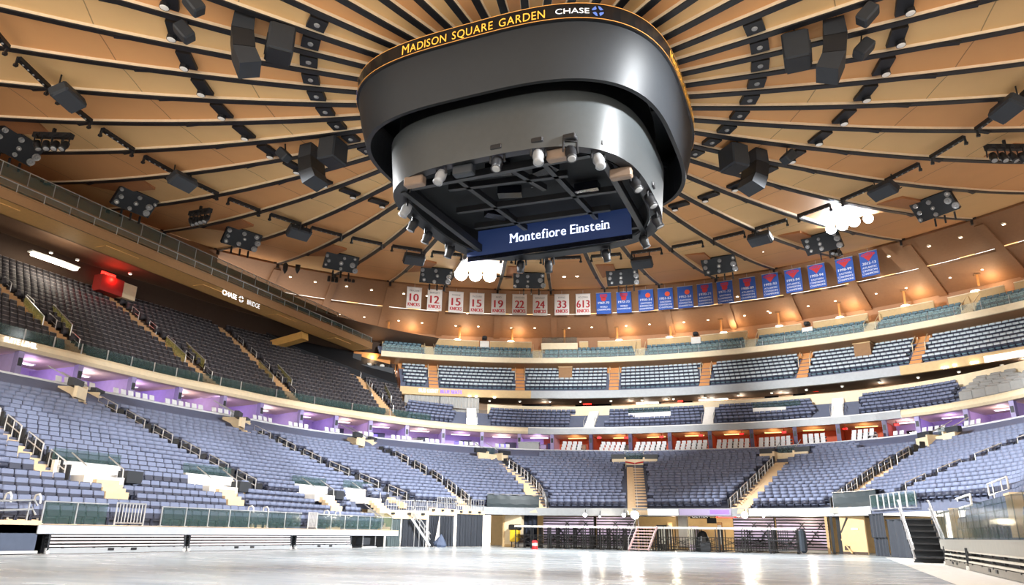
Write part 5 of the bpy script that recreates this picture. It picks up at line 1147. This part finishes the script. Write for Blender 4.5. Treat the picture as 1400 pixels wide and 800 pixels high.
# stair tower at the left edge
t = thing('stair_tower', (XL, -14.4, 0), 'dark stair tower with tan landing and steel rails at the left edge', 'stair')
m = MB(); m.box((XL - .9, -13.4, .7), (1.8, 2.6, 1.35)); m.build('base', mat('tower_slate', (74, 84, 104), .5), t); m = MB(); m.box((XL - .9, -13.4, 1.42), (1.9, 2.7, .2)); m.build('landing', 'step', t)
for k in range(6): m = MB(); m.box((XL - .9, -15.0 - .34 * k, 1.2 - .22 * k), (1.7, .36, .08)); m.build('tread', 'step', t)
for x in (XL, XL - 1.7):
    for dz in (0, -.42): m = MB(); m.tube([(x, -17.2, .95 + dz), (x, -14.8, 2.3 + dz), (x, -12.6, 2.45 + dz), (x, -12.4, 2.2 + dz)], .045); m.build('rail', 'steel', t)
    for y, z in ((-16.4, .2), (-14.6, 1.4), (-12.8, 1.4)): m = MB(); m.bar((x, y, z), (x, y, z + .95), .06); m.build('rail_post', 'steel', t)
m = MB(); m.box((XL + .12, -13.4, .12), (.1, 2.7, .12)); m.build('toe_strip', 'white', t)
# slanted glass stair at the far end of the left stand
P = np.array((XL - .4, 19.4, 1.35)); t = thing('glass_stair', P, 'tan stair with green glass side climbing from the far end of the left stand', 'stair')
m = MB()
for k in range(9): m.box((XL - .7 - .55 * k, 18.9 + .1 * k, 1.45 + .30 * k), (.6, 1.4, .4))
m.build('steps', 'step', t); m = MB(); m.add([(XL - .3, 19.7, 1.35), (XL - 5.2, 20.6, 3.9), (XL - 5.2, 20.6, 4.9), (XL - .3, 19.7, 2.4)], [(0, 1, 2, 3)]); m.add([(XL - .3, 19.74, 1.35), (XL - 5.2, 20.64, 3.9), (XL - 5.2, 20.64, 4.9), (XL - .3, 19.74, 2.4)], [(3, 2, 1, 0)]); m.build('glass_side', mat('green_glass', (190, 205, 150), .15, noise=0, alpha=.55), t)
m = MB(); m.tube([(XL - .3, 19.7, 1.4), (XL - .3, 19.7, 2.45), (XL - 5.2, 20.6, 4.95)], .05); m.tube([(XL - .5, 18.2, 1.4), (XL - .5, 18.2, 2.45), (XL - 5.2, 18.9, 4.9)], .05); m.build('rail', 'steel', t)

# ================================================================== LEFT CORNER: platforms and drapes
def corner(ds, s0, s1, z0, z1, mt, nm, lb, th=.5, off=0.):
    t = thing(nm, bp(s0, FE(s0) + off, z0), lb, 'platform', 'tan platforms in the left corner'); S = frange(s0, s1, 8); m = MB()
    m.loft([[bp(s, FE(s) + off + 1.6, z1) for s in S], [bp(s, FE(s) + off, z1) for s in S], [bp(s, FE(s) + off, z0) for s in S], [bp(s, FE(s) + off + 1.6, z0) for s in S]]); m.build('deck', mt, t)
    for k in range(3): s = s0 + (s1 - s0) * (k + .5) / 3; m = MB(); m.box(bp(s, FE(s) + off - .02, z1 - .15), (.25, .25, .16)); m.build('bracket', 'char', t)
    return t
SL0 = .4
corner(0, SL0, 6.0, 2.35, 2.95, 'step', 'corner_platform', 'tan platform over the first drapes in the left corner', off=-.35)
corner(0, 6.0, 11.0, 2.75, 3.35, 'step', 'corner_platform', 'tan platform with steps over the middle drape in the left corner', off=-.3)
corner(0, 11.0, 14.6, 2.95, 3.3, 'step', 'corner_platform', 'tan platform over the last drape beside the tan pillar', off=-.25)
for i, (a, b, z1, lb) in enumerate(((.2, 2.4, 2.33, 'first grey green drape panel from the stand, left corner'), (2.6, 5.9, 2.33, 'black drape behind the steel stair in the left corner'), (6.3, 8.2, 2.72, 'black drape pulled aside over the bundle in the left corner'), (8.2, 10.6, 2.72, 'dark drape right of the bundle in the left corner'), (11.0, 14.4, 2.92, 'wide black drape beside the tan pillar'))):
    t = thing('drape', bp(a, FE(a) - .2, 0), lb, 'drape', 'black drapes in the left corner'); S = frange(a, b, 40); m = MB()
    def fold(z, k, s): return bp(s, FE(s) - .22 + .1 * math.sin(k * .8 + i) * (1 - .4 * z / z1) + .03 * math.sin(k * 2.3), z)
    rowsz = [0.02, .6, 1.2, 1.8, z1]
    if i == 2: m.loft([[fold(z, k, a + (s - a) * (.45 + .55 * (z / z1) ** .7)) for k, s in enumerate(S)] for z in rowsz])
    else: m.loft([[fold(z, k, s) for k, s in enumerate(S)] for z in rowsz])
    m.build('cloth', 'drape' if i else mat('green_grey_drape', (84, 96, 98), .8), t); m = MB(); m.tube([bp(s, FE(s) - .2, z1) for s in frange(a, b, 6)], .05); m.build('rod', 'char', t)
P = bp(8.2, FE(8.2) - .35, .0); t = thing('cloth_bundle', P, 'crumpled grey blue cloth bundle on the floor under the pulled drape', 'bundle')
m = MB(); m.lathe(P, [(.5, 0), (.62, .2), (.45, .55), (.2, .9), (.05, 1.1)], (.1, .05, 1), 9); m.build('cloth', mat('bundle_blue', (84, 96, 120), .8), t); m = MB(); m.rbox(P + (-.2, -.3, .3), (.7, .5, .5), .15); m.build('fold', mat('bundle_blue', (84, 96, 120), .8), t)
sd = bp(4.6, FE(4.6) - 1.2, 0); t = thing('steel_stair', sd, 'tubular steel stair frame standing before the black drape in the left corner', 'stair')
m = MB(); p0, p1 = bp(6.0, FE(6.0) - .8, .1), bp(3.2, FE(3.2) - .7, 2.4); m.bar(p0, p1, .12, .2)
m.build('stringer', 'steel', t)
for dz in (.55, 1.0): m = MB(); m.tube([p0 + (0, 0, dz), p1 + (0, 0, dz), p1 + (0, 0, .1)], .045); m.build('rail', 'steel', t)
for k in range(4): q = p0 + (p1 - p0) * (k + .3) / 4; m = MB(); m.bar((q[0], q[1], 0), q + (0, 0, 1.0), .06); m.build('rail_post', 'steel', t)
# rails and little barriers on the platforms
for i in range(8):
    s = SL0 + .3 + i * 1.75; z = 2.95 if s < 6 else (3.35 if s < 11 else 3.3); p, q = bp(s, FE(s) - .15, z), bp(s + 1.5, FE(s + 1.5) - .15, z)
    t = thing('barrier_rail', p, f'steel barrier frame on the left corner platforms, {ORD[i + 1]} from the stand', 'barrier', 'barrier frames on the left corner'); m = MB(); m.tube([p, p + (0, 0, 1.0), q + (0, 0, 1.0), q], .045); m.tube([p + (0, 0, .5), q + (0, 0, .5)], .03); m.build('frame', 'steel', t)
    for k in range(1, 5): r_ = p + (q - p) * k / 5; m = MB(); m.tube([r_ + (0, 0, .1), r_ + (0, 0, 1.)], .02); m.build('bar', 'steel', t)
# tarpaulin sheets over the first rows at both corners
for a, b, lb in ((14.8, 19.6, 'left of the end stand'), (46.6, 51.5, 'right of the end stand')):
    t = thing('tarpaulin', bp(a, FE(a) + .1, 3.7), f'dark green tarpaulin stretched over the front seats {lb}', 'tarpaulin', 'tarpaulins over the corner seats'); m = MB(); S = frange(a, b, 26)
    m.loft([[bp(s, FE(s) + d, z + .05 * math.sin(k * 1.1 + z * 5)) for k, s in enumerate(S)] for d, z in ((1.2, 4.95), (.1, 4.9), (-.02, 4.5), (-.05, 4.05), (0, 3.72))]); m.build('sheet', 'tarp', t); m = MB(); m.tube([bp(s, FE(s), 4.95) for s in frange(a, b, 8)], .04); m.build('edge_pipe', 'steel', t)

# ================================================================== THE END: pillars, drapes, folded seating, tan passage
def pillar(u0, u1, Y, lb, mt='cream', z1=3.1, dep=.8):
    a, b = at_y(u0, 730, Y)[0], at_y(u1, 730, Y)[0]; t = thing('pillar', ((a + b) / 2, Y, 0), lb, 'pillar'); m = MB(); m.box(((a + b) / 2, Y + dep / 2, z1 / 2), (b - a, dep, z1)); m.build('shaft', mt, t); m = MB(); m.box((a + .12, Y - .03, z1 / 2), (.16, .08, z1)); m.box(((a + b) / 2, Y - .02, .12), (b - a, .06, .24)); m.build('edge_trim', 'tan', t); return t
pillar(687, 712, 33.6, 'tall cream pillar at the left corner of the end stand')
pillar(925, 940, 38.0, 'white pillar in the tan passage under the end stand', 'white')
for u0, u1, lb in ((742, 812, 'left'), (815, 868, 'second from the left'), (1003, 1060, 'right'), (1062, 1134, 'rightmost')):
    Y = 35.2; a, b = at_y(u0, 730, Y)[0], at_y(u1, 730, Y)[0]; t = thing('folded_seating', ((a + b) / 2, Y, 0), f'stack of folded slatted seating under the end stand, {lb} one', 'folded seating', 'folded seating stacks under the end stand')
    m = MB(); m.box(((a + b) / 2, Y + .5, 1.5), (b - a, .6, 2.9)); m.build('body', 'black', t)
    for k in range(11): m = MB(); m.box(((a + b) / 2, Y + .12, .35 + k * .25), (b - a - .1, .16, .13)); m.build('slat', mat('mauve_slat', (176, 160, 184), .5), t)
    for k in range(6): m = MB(); x = a + (b - a) * (.2 + .12 * k); z = .6 + (k % 3) * .7; m.bar((x, Y, z), (x + .5, Y, z + .55), .07); m.bar((x + .5, Y, z), (x, Y, z + .55), .07); m.build('scissor_arm', 'black', t)
    m = MB(); m.box(((a + b) / 2, Y, .14), (b - a, .12, .2)); m.build('base_rail', 'ltgrey', t)
Y = 34.6; a, b = at_y(713, 730, Y)[0], at_y(735, 730, Y)[0]; t = thing('drape', ((a + b) / 2, Y, 0), 'blue black drape hanging right of the cream pillar', 'drape'); m = MB(); m.loft([[(x, Y + .07 * math.sin(k), z) for k, x in enumerate(frange(a, b, 24))] for z in (.02, 1.5, 3.0)]); m.build('cloth', mat('navy_drape', (28, 36, 52), .85), t); m = MB(); m.bar((a, Y, 3.02), (b, Y, 3.02), .07); m.build('rod', 'char', t)
# tan passage behind: posts, hanging signs, boards
for i, (u, v, w_, h_, mt, txt) in enumerate(((957, 706, 1.9, .42, 'black', 'ULTRA'), (993, 706, 1.9, .34, 'exitred', ''), (973, 712, .9, .5, 'char', ''))):
    P = at_y(u, v, 39.0); t = thing('hanging_sign', P, ('black hanging sign lettered ULTRA in the tan passage', 'red edged lit sign in the tan passage', 'small dark hanging board in the tan passage')[i], 'sign'); m = MB(); m.box(P, (w_, .12, h_)); bd = m.build('board', mt, t)
    m = MB(); m.bar(P + (-w_ * .4, 0, h_ / 2), P + (-w_ * .4, 0, h_ / 2 + .6), .05); m.bar(P + (w_ * .4, 0, h_ / 2), P + (w_ * .4, 0, h_ / 2 + .6), .05); m.build('hanger', 'black', t)
    if txt: m = MB(); lettering(m, txt, lambda x, y: P + (x, -.07, y - .13), .27, width=1.5); m.build('lettering', 'wlet', bd)
    elif i == 1: m = MB(); m.box(P + (0, -.07, 0), (w_ * .8, .03, h_ * .5)); m.build('lit_panel', 'ledpale', bd)
for i, (u, w_, h_, mt) in enumerate(((945, 1.5, 2.2, 'lav'), (905, 1.0, 2.3, 'char'), (917, .5, 2.6, 'tan'), (985, .5, 2.6, 'brown'), (963, 1.1, 1.0, 'cream'))):
    P = at_y(u, 735, 41.5); t = thing('notice_board' if i in (0, 4) else 'locker', (P[0], 41.5, 0), ('lavender display panel', 'tall dark locker', 'narrow tan locker', 'narrow brown locker', 'low cream board')[i] + ' against the wall of the tan passage', 'board' if i in (0, 4) else 'locker')
    m = MB(); m.rbox((P[0], 41.5, h_ / 2), (w_, .4, h_), .04); m.build('body', lav if mt == 'lav' else mt, t); m = MB(); m.box((P[0], 41.27, h_ * .55), (w_ * .75, .05, h_ * .7)); m.build('front_panel', 'grey', t)
for x, y, z, p in ((-13.5, 36.5, 2.7, 120), (0, 39, 2.8, 260), (6, 40, 2.8, 260), (12.5, 33.9, 2.7, 90), (-6, 33.6, 2.8, 60), (8, 33.4, 2.8, 60)): point((x, y, z), p, (1., .86, .62), .2)
# bright lamps clipped under the front of the end stand
for i, (u, v, sz) in enumerate(((800, 704, .2), (820, 706, .1), (853, 704, .2), (868, 704, .42), (1018, 704, .32), (1044, 706, .1))):
    P = at_y(u, v, 34.2); t = thing('clip_lamp', P, f'glaring white lamp clipped under the end stand, {ORD[i + 1]} from the left', 'lamp', 'clip lamps under the end stand'); m = MB(); m.lathe(P, [(sz * .5, -.2), (sz, -.05), (sz, .02)], (0, -1, -.4), 12); m.build('housing', 'char', t); m = MB(); m.lathe(P + (0, -.06, -.03), [(sz * .9, 0), (sz * .6, .06), (.02, .08)], (0, -1, -.4), 12); m.build('lens', 'flood' if sz > .15 else 'lamp', t); m = MB(); m.bar(P, P + (0, .15, .5), .05); m.build('clip', 'black', t)
# right corner: open tan door, dark frame, drapes, steel stair
P0, P1 = at_y(1153, 750, 33.0), at_y(1187, 751, 31.6); a, b = P0[0], P1[0]
t = thing('service_door', ((a + b) / 2, 32.4, 0), 'big tan door standing open at the right corner of the end stand', 'door'); D_ = np.array((b - a, -1.4, 0)); D_ /= np.linalg.norm(D_); N_ = np.array((-D_[1], D_[0], 0)); c = np.array(((a + b) / 2, 32.3, 1.5)); L_ = math.hypot(b - a, 1.4)
m = MB(); m.frame(c, D_, N_, (0, 0, 1), L_, .12, 3.0); m.build('leaf', 'tan', t); m = MB(); m.frame(c - N_ * .07 + (0, 0, -1.38), D_, N_, (0, 0, 1), L_, .04, .2); m.frame(c - N_ * .08 - D_ * L_ * .3 + (0, 0, -1.0), D_, N_, (0, 0, 1), .5, .04, .32); m.build('kick_plate', 'darkbrown', t)
m = MB(); m.frame(c - N_ * .09 + D_ * .2 + (0, 0, .5), D_, N_, (0, 0, 1), .6, .04, .16); m.build('notice', 'ltgrey', t)
m = MB(); m.bar(c - D_ * L_ / 2 + (0, 0, .2), c - D_ * (L_ / 2 - .7) + (0, -.1, 1.4), .12); m.build('brace', 'black', t)
P = at_y(1146, 730, 33.4); t = thing('door_frame', (P[0], 33.4, 0), 'dark steel door frame left of the open tan door', 'door frame'); m = MB(); m.box((P[0] - .45, 33.4, 1.5), (.22, .3, 3.0)); m.box((P[0] + .1, 33.6, 1.5), (.35, .4, 3.0)); m.build('jamb', 'char', t); m = MB(); m.box((P[0] - .85, 33.5, 1.5), (.2, .3, 3.0)); m.build('side_strip', 'tan', t); m = MB(); m.bar((P[0] + .2, 33.2, 1.2), (P[0] + .9, 32.2, .1), .1); m.build('strut', 'tan', t)
for i, (a, b, z0, z1, off) in enumerate(((50.6, 53.4, 1.35, 3.05, -.55), (50.6, 53.2, .02, 1.4, -.35), (53.4, 60.6, .02, 2.6, -.3))):
    t = thing('drape', bp(a, FE(a) + off, z0), ('upper black drape right of the tan door', 'lower black drape right of the tan door', 'black drape beside the right steel stair')[i], 'drape', 'black drapes in the right corner'); S = frange(a, b, 34); m = MB()
    m.loft([[bp(s, FE(s) + off + .08 * math.sin(k * .8 + i), z) for k, s in enumerate(S)] for z in frange(z0, z1, 4)]); m.build('cloth', 'drape', t); m = MB(); m.tube([bp(s, FE(s) + off, z1) for s in frange(a, b, 6)], .05); m.build('rod', 'char', t)
for i in range(7):
    s = 50.8 + i * 1.3; p, q = bp(s, FE(s) - .2, 3.4), bp(s + 1.15, FE(s + 1.15) - .2, 3.4)
    t = thing('barrier_rail', p, f'steel barrier frame above the right corner drapes, {ORD[i + 1]} from the tan door', 'barrier', 'barrier frames on the right corner'); m = MB(); m.tube([p, p + (0, 0, 1.1), q + (0, 0, 1.1), q, p], .045); m.build('frame', 'steel', t); m = MB(); m.frame((p + q) / 2 + (0, 0, .6), (q - p) / np.linalg.norm(q - p), np.cross((0, 0, 1), (q - p) / np.linalg.norm(q - p)), (0, 0, 1), 1.0, .02, .9); m.build('pane', 'glass', t)
sx, sy = 19.0, 12.0; t = thing('steel_stair', (sx, sy, 0), 'dark steel stair with four bright rails at the right corner', 'stair')
for k in range(7): m = MB(); m.box((sx + .3, sy + .5 + .75 * k, .3 + .36 * k), (1.7, .8, .08)); m.box((sx + .3, sy + .88 + .75 * k, .12 + .36 * k), (1.66, .04, .3)); m.build('tread', 'char', t)
m = MB(); m.add([(sx + 1.2, sy, .05), (sx + 1.2, sy + 5.6, .05), (sx + 1.2, sy + 5.6, 2.5), (sx + 1.2, sy, .4)], [(0, 1, 2, 3)]); m.add([(sx + 1.25, sy, .05), (sx + 1.25, sy + 5.6, .05), (sx + 1.25, sy + 5.6, 2.5), (sx + 1.25, sy, .4)], [(3, 2, 1, 0)]); m.build('side_cheek', 'black', t)
for x in (sx - .55, sx + 1.15):
    for dz in (.0, -.5): m = MB(); m.tube([(x, sy - .3, .75 + dz), (x, sy, .95 + dz), (x, sy + 5.2, 3.55 + dz), (x, sy + 5.8, 3.6 + dz)], .06); m.build('rail', 'steel', t)
    for k in range(3): m = MB(); y = sy + .3 + k * 2.4; m.bar((x, y, .1 + 1.15 * k), (x, y, 1.05 + 1.2 * k), .06); m.build('rail_post', 'steel', t)
# glass wall on the right stand
n = 0
for y in np.arange(-11.8, 10.6, 1.6):
    n += 1; x = XR + .05; p = (x, y, 1.22)
    if not inview(p, 120): continue
    t = thing('glass_barrier', p, f'tall glass panel of the right barrier, {ORD[n]} from the photo camera end', 'glass panel', 'tall glass panels of the right barrier'); m = MB(); m.box((x, y + .8, 1.95), (.04, 1.56, 1.4)); m.build('pane', 'glass', t); m = MB(); m.box((x, y + .8, 1.24), (.12, 1.6, .08)); m.build('foot_rail', mat('drab_trim', (150, 147, 138), .5), t)
    m = MB(); m.box((x + .1, y, 1.05), (.1, .18, .25)); m.build('bracket', 'char', t)
for i, (y, wd) in enumerate(((-7.4, .9), (6.6, .4))): t = thing('barrier_pillar', (XR + .35, y, 1.2), f'tan post behind the right glass, {ORD[i + 1]} placed', 'post', 'tan posts behind the right glass'); m = MB(); m.box((XR + .35, y, 1.95), (.35, wd, 1.5)); m.build('post', 'tan', t); m = MB(); m.box((XR + .35, y, 2.72), (.42, wd + .1, .07)); m.build('cap', 'cream', t)
# white handrails among the right-hand seats
for i, (u0, v0, u1, v1, r) in enumerate(((1279, 692, 1326, 676, .07), (1352, 700, 1400, 680, .09), (1270, 668, 1305, 652, .05), (1350, 662, 1376, 652, .05))):
    P, Q = at_x(u0, v0, 22.2 + .6 * (i > 1)), at_x(u1, v1, 22.2 + .6 * (i > 1)); t = thing('stair_handrail', P, ('white looped handrail above the right glass, farther one', 'thick white handrail at the right edge above the glass', 'thin looped rail among the right seats, left one', 'thin looped rail among the right seats, right one')[i], 'handrail', 'looped handrails in the right stand'); dn = np.array((0, 0, .62)); m = MB(); m.tube([P - dn, P - dn * .3, P, Q, Q - dn * .3, Q - dn, P - dn], r); m.build('loop', 'white', t)
    for k in (.25, .7): m = MB(); q = P + (Q - P) * k; m.tube([q, q - (0, 0, 1.5)], r * .7); m.build('rail_post', 'white', t)

# ================================================================== STAGE AND THINGS ON THE FLOOR
YS = 29.5; zt = 1.98
px = [703, 727, 751, 775, 798, 822, 845, 868, 893, 907, 945, 979, 1015, 1053, 1089]
xs = [at_y(u, 720, YS)[0] for u in px]; nst = 0
for i in range(len(xs) - 1):
    a, b = xs[i] + .03, xs[i + 1] - .03
    for row in range(2):
        y0 = YS + row * 2.4; nst += 1
        t = thing('stage_platform', ((a + b) / 2, y0, 0), f'black stage platform on scaffold legs, {ORD[i + 1]} from the left in the {"front" if not row else "rear"} row', 'stage platform', 'stage platforms on scaffold legs')
        m = MB(); m.box(((a + b) / 2, y0 + 1.2, zt - .05), (b - a, 2.34, .1)); m.build('deck', 'stage', t); m = MB(); m.box(((a + b) / 2, y0, zt - .06), (b - a, .06, .16)); m.build('edge_strip', 'white', t)
        for x in (a + .08, b - .08):
            for y in (y0 + .1, y0 + 2.2): m = MB(); m.bar((x, y, 0), (x, y, zt - .1), .075); m.box((x, y, .03), (.18, .18, .06)); m.build('leg', 'stage', t)
        m = MB(); m.bar((a, y0 + .1, .35), (b, y0 + .1, .35), .05); m.bar((a, y0 + .1, .4), (b, y0 + .1, 1.1), .04); m.bar((b, y0 + .1, .4), (a, y0 + .1, 1.1), .04); m.bar((a, y0 + .1, 1.15), (b, y0 + .1, 1.15), .05); m.build('cross_brace', 'stage', t)
a, b = xs[7] + .02, xs[8] + .1; t = thing('stage_stair', ((a + b) / 2, YS, 0), 'pale pink edged stair leaning on the front of the stage', 'stair'); q0, q1 = YS - 1.5, YS - .06
for k in range(8): f_ = (k + .4) / 8; m = MB(); m.box(((a + b) / 2 + .5 * (f_ - .5), q0 + (q1 - q0) * f_, zt * f_ + .05), (b - a, .3, .07)); m.build('tread', mat('tread_rose', (226, 196, 196), .5), t)
for x in (a, b): m = MB(); m.bar((x - .25, q0 - .1, .05), (x + .25, q1, zt), .07, .2); m.build('stringer', mat('tread_rose', (226, 196, 196), .5), t)
m = MB(); m.tube([(a - .3, q0, .1), (a - .25, q0, 1.0), (a + .25, q1, zt + 1.0), (a + .3, q1 + .2, zt)], .03); m.build('handrail', 'steel', t)
for i in range(12):
    u = (765, 790, 812, 832, 850, 912, 930, 958, 975, 1000, 1025, 1045)[i]; x = at_y(u, 740, YS + 3.2)[0]; t = thing('crowd_barrier', (x, YS + 3.0 + (i % 3) * .5, 0), f'black barred barricade stored under the stage, {ORD[i + 1]} from the left', 'barrier', 'barricades stored under the stage'); yy = YS + 3.0 + (i % 3) * .5
    m = MB(); m.bar((x - .8, yy, .1), (x + .8, yy, .1), .06); m.bar((x - .8, yy, 1.15), (x + .8, yy, 1.15), .06); m.build('frame', 'stage', t)
    for k in range(7): m = MB(); m.bar((x - .75 + .25 * k, yy, .1), (x - .75 + .25 * k, yy, 1.15), .045); m.build('bar', 'stage', t)
    m = MB(); m.bar((x - .7, yy, .1), (x - .7, yy - .5, .04), .06); m.bar((x + .7, yy, .1), (x + .7, yy - .5, .04), .06); m.build('foot', 'stage', t)
x = at_y(1080, 740, YS - .3)[0]; t = thing('stage_cart', (x, YS - .6, 0), 'black wheeled rack with crossed braces at the right end of the stage', 'cart')
m = MB(); m.rbox((x + 1.0, YS - .4, 1.0), (.5, 1.2, 1.8), .15); m.build('drape_bag', mat('bag_slate', (46, 54, 64), .8), t); m = MB()
for dx in (-1.6, .7): m.bar((x + dx, YS - .6, .1), (x + dx, YS - .6, 1.85), .08)
m.bar((x - 1.6, YS - .6, .25), (x + .7, YS - .6, .25), .08); m.bar((x - 1.6, YS - .6, 1.0), (x + .7, YS - .6, 1.0), .07); m.bar((x - .6, YS - .62, .3), (x + .6, YS - .62, .95), .05); m.bar((x + .6, YS - .62, .3), (x - .6, YS - .62, .95), .05); m.build('frame', 'char', t)
for dx in (-1.5, .6): m = MB(); m.lathe((x + dx, YS - .6, .1), [(.1, -.05), (.1, .05)], (1, 0, 0), 10); m.build('wheel', 'black', t)
for k in range(9): m = MB(); m.bar((x - 1.5 + .17 * k, YS - .3, .3), (x - 1.5 + .17 * k, YS - .3, 1.8), .05); m.build('stored_pole', 'black', t)
x = at_y(961, 737, YS + 1)[0]; t = thing('covered_equipment', (x, YS + .9, 0), 'lumpy black covered equipment under the stage beside the racks', 'equipment'); m = MB(); m.lathe((x, YS + .9, 0), [(.6, 0), (.62, .6), (.5, 1.2), (.3, 1.6), (.1, 1.7)], (0, 0, 1), 10); m.build('cover', 'stage', t); m = MB(); m.box((x + .3, YS + .5, .4), (.8, .5, .7)); m.build('box', 'char', t)
P = at_z(731, 751, 0); t = thing('safety_drum', (P[0], P[1], 0), 'small red and white banded drum on the floor before the stage', 'drum'); m = MB(); m.lathe((P[0], P[1], 0), [(.3, 0), (.3, .06), (.24, .1), (.24, .65), (.15, .72)], (0, 0, 1), 14); m.build('body', 'red', t); m = MB(); m.lathe((P[0], P[1], .28), [(.245, 0), (.25, .02), (.25, .2), (.245, .22)], (0, 0, 1), 14); m.build('white_band', 'white', t)
P = at_y(704, 740, 33.0); t = thing('utility_box', (P[0], 33.0, 0), 'yellow box with a black top standing right of the cream pillar', 'box'); m = MB(); m.rbox((P[0], 33.0, 1.05), (.9, .7, 1.1), .06); m.build('body', 'yellow', t); m = MB(); m.rbox((P[0], 33.0, 1.85), (1.1, .8, .5), .06); m.build('top', 'black', t); m = MB()
for dx in (-.35, .35): m.bar((P[0] + dx, 33.0, 0), (P[0] + dx, 33.0, .55), .08)
m.build('stand', 'black', t)
P = at_y(712, 742, 33.4); t = thing('stacked_goods', (P[0], 33.5, 0), 'small pile of brown and pale goods between the yellow box and the drape', 'goods'); m = MB(); m.rbox((P[0], 33.5, .2), (.8, .7, .4), .05); m.build('lower_carton', 'ltgrey', t); m = MB(); m.rbox((P[0] + .05, 33.5, .62), (.6, .6, .42), .05); m.build('upper_carton', 'darkbrown', t)
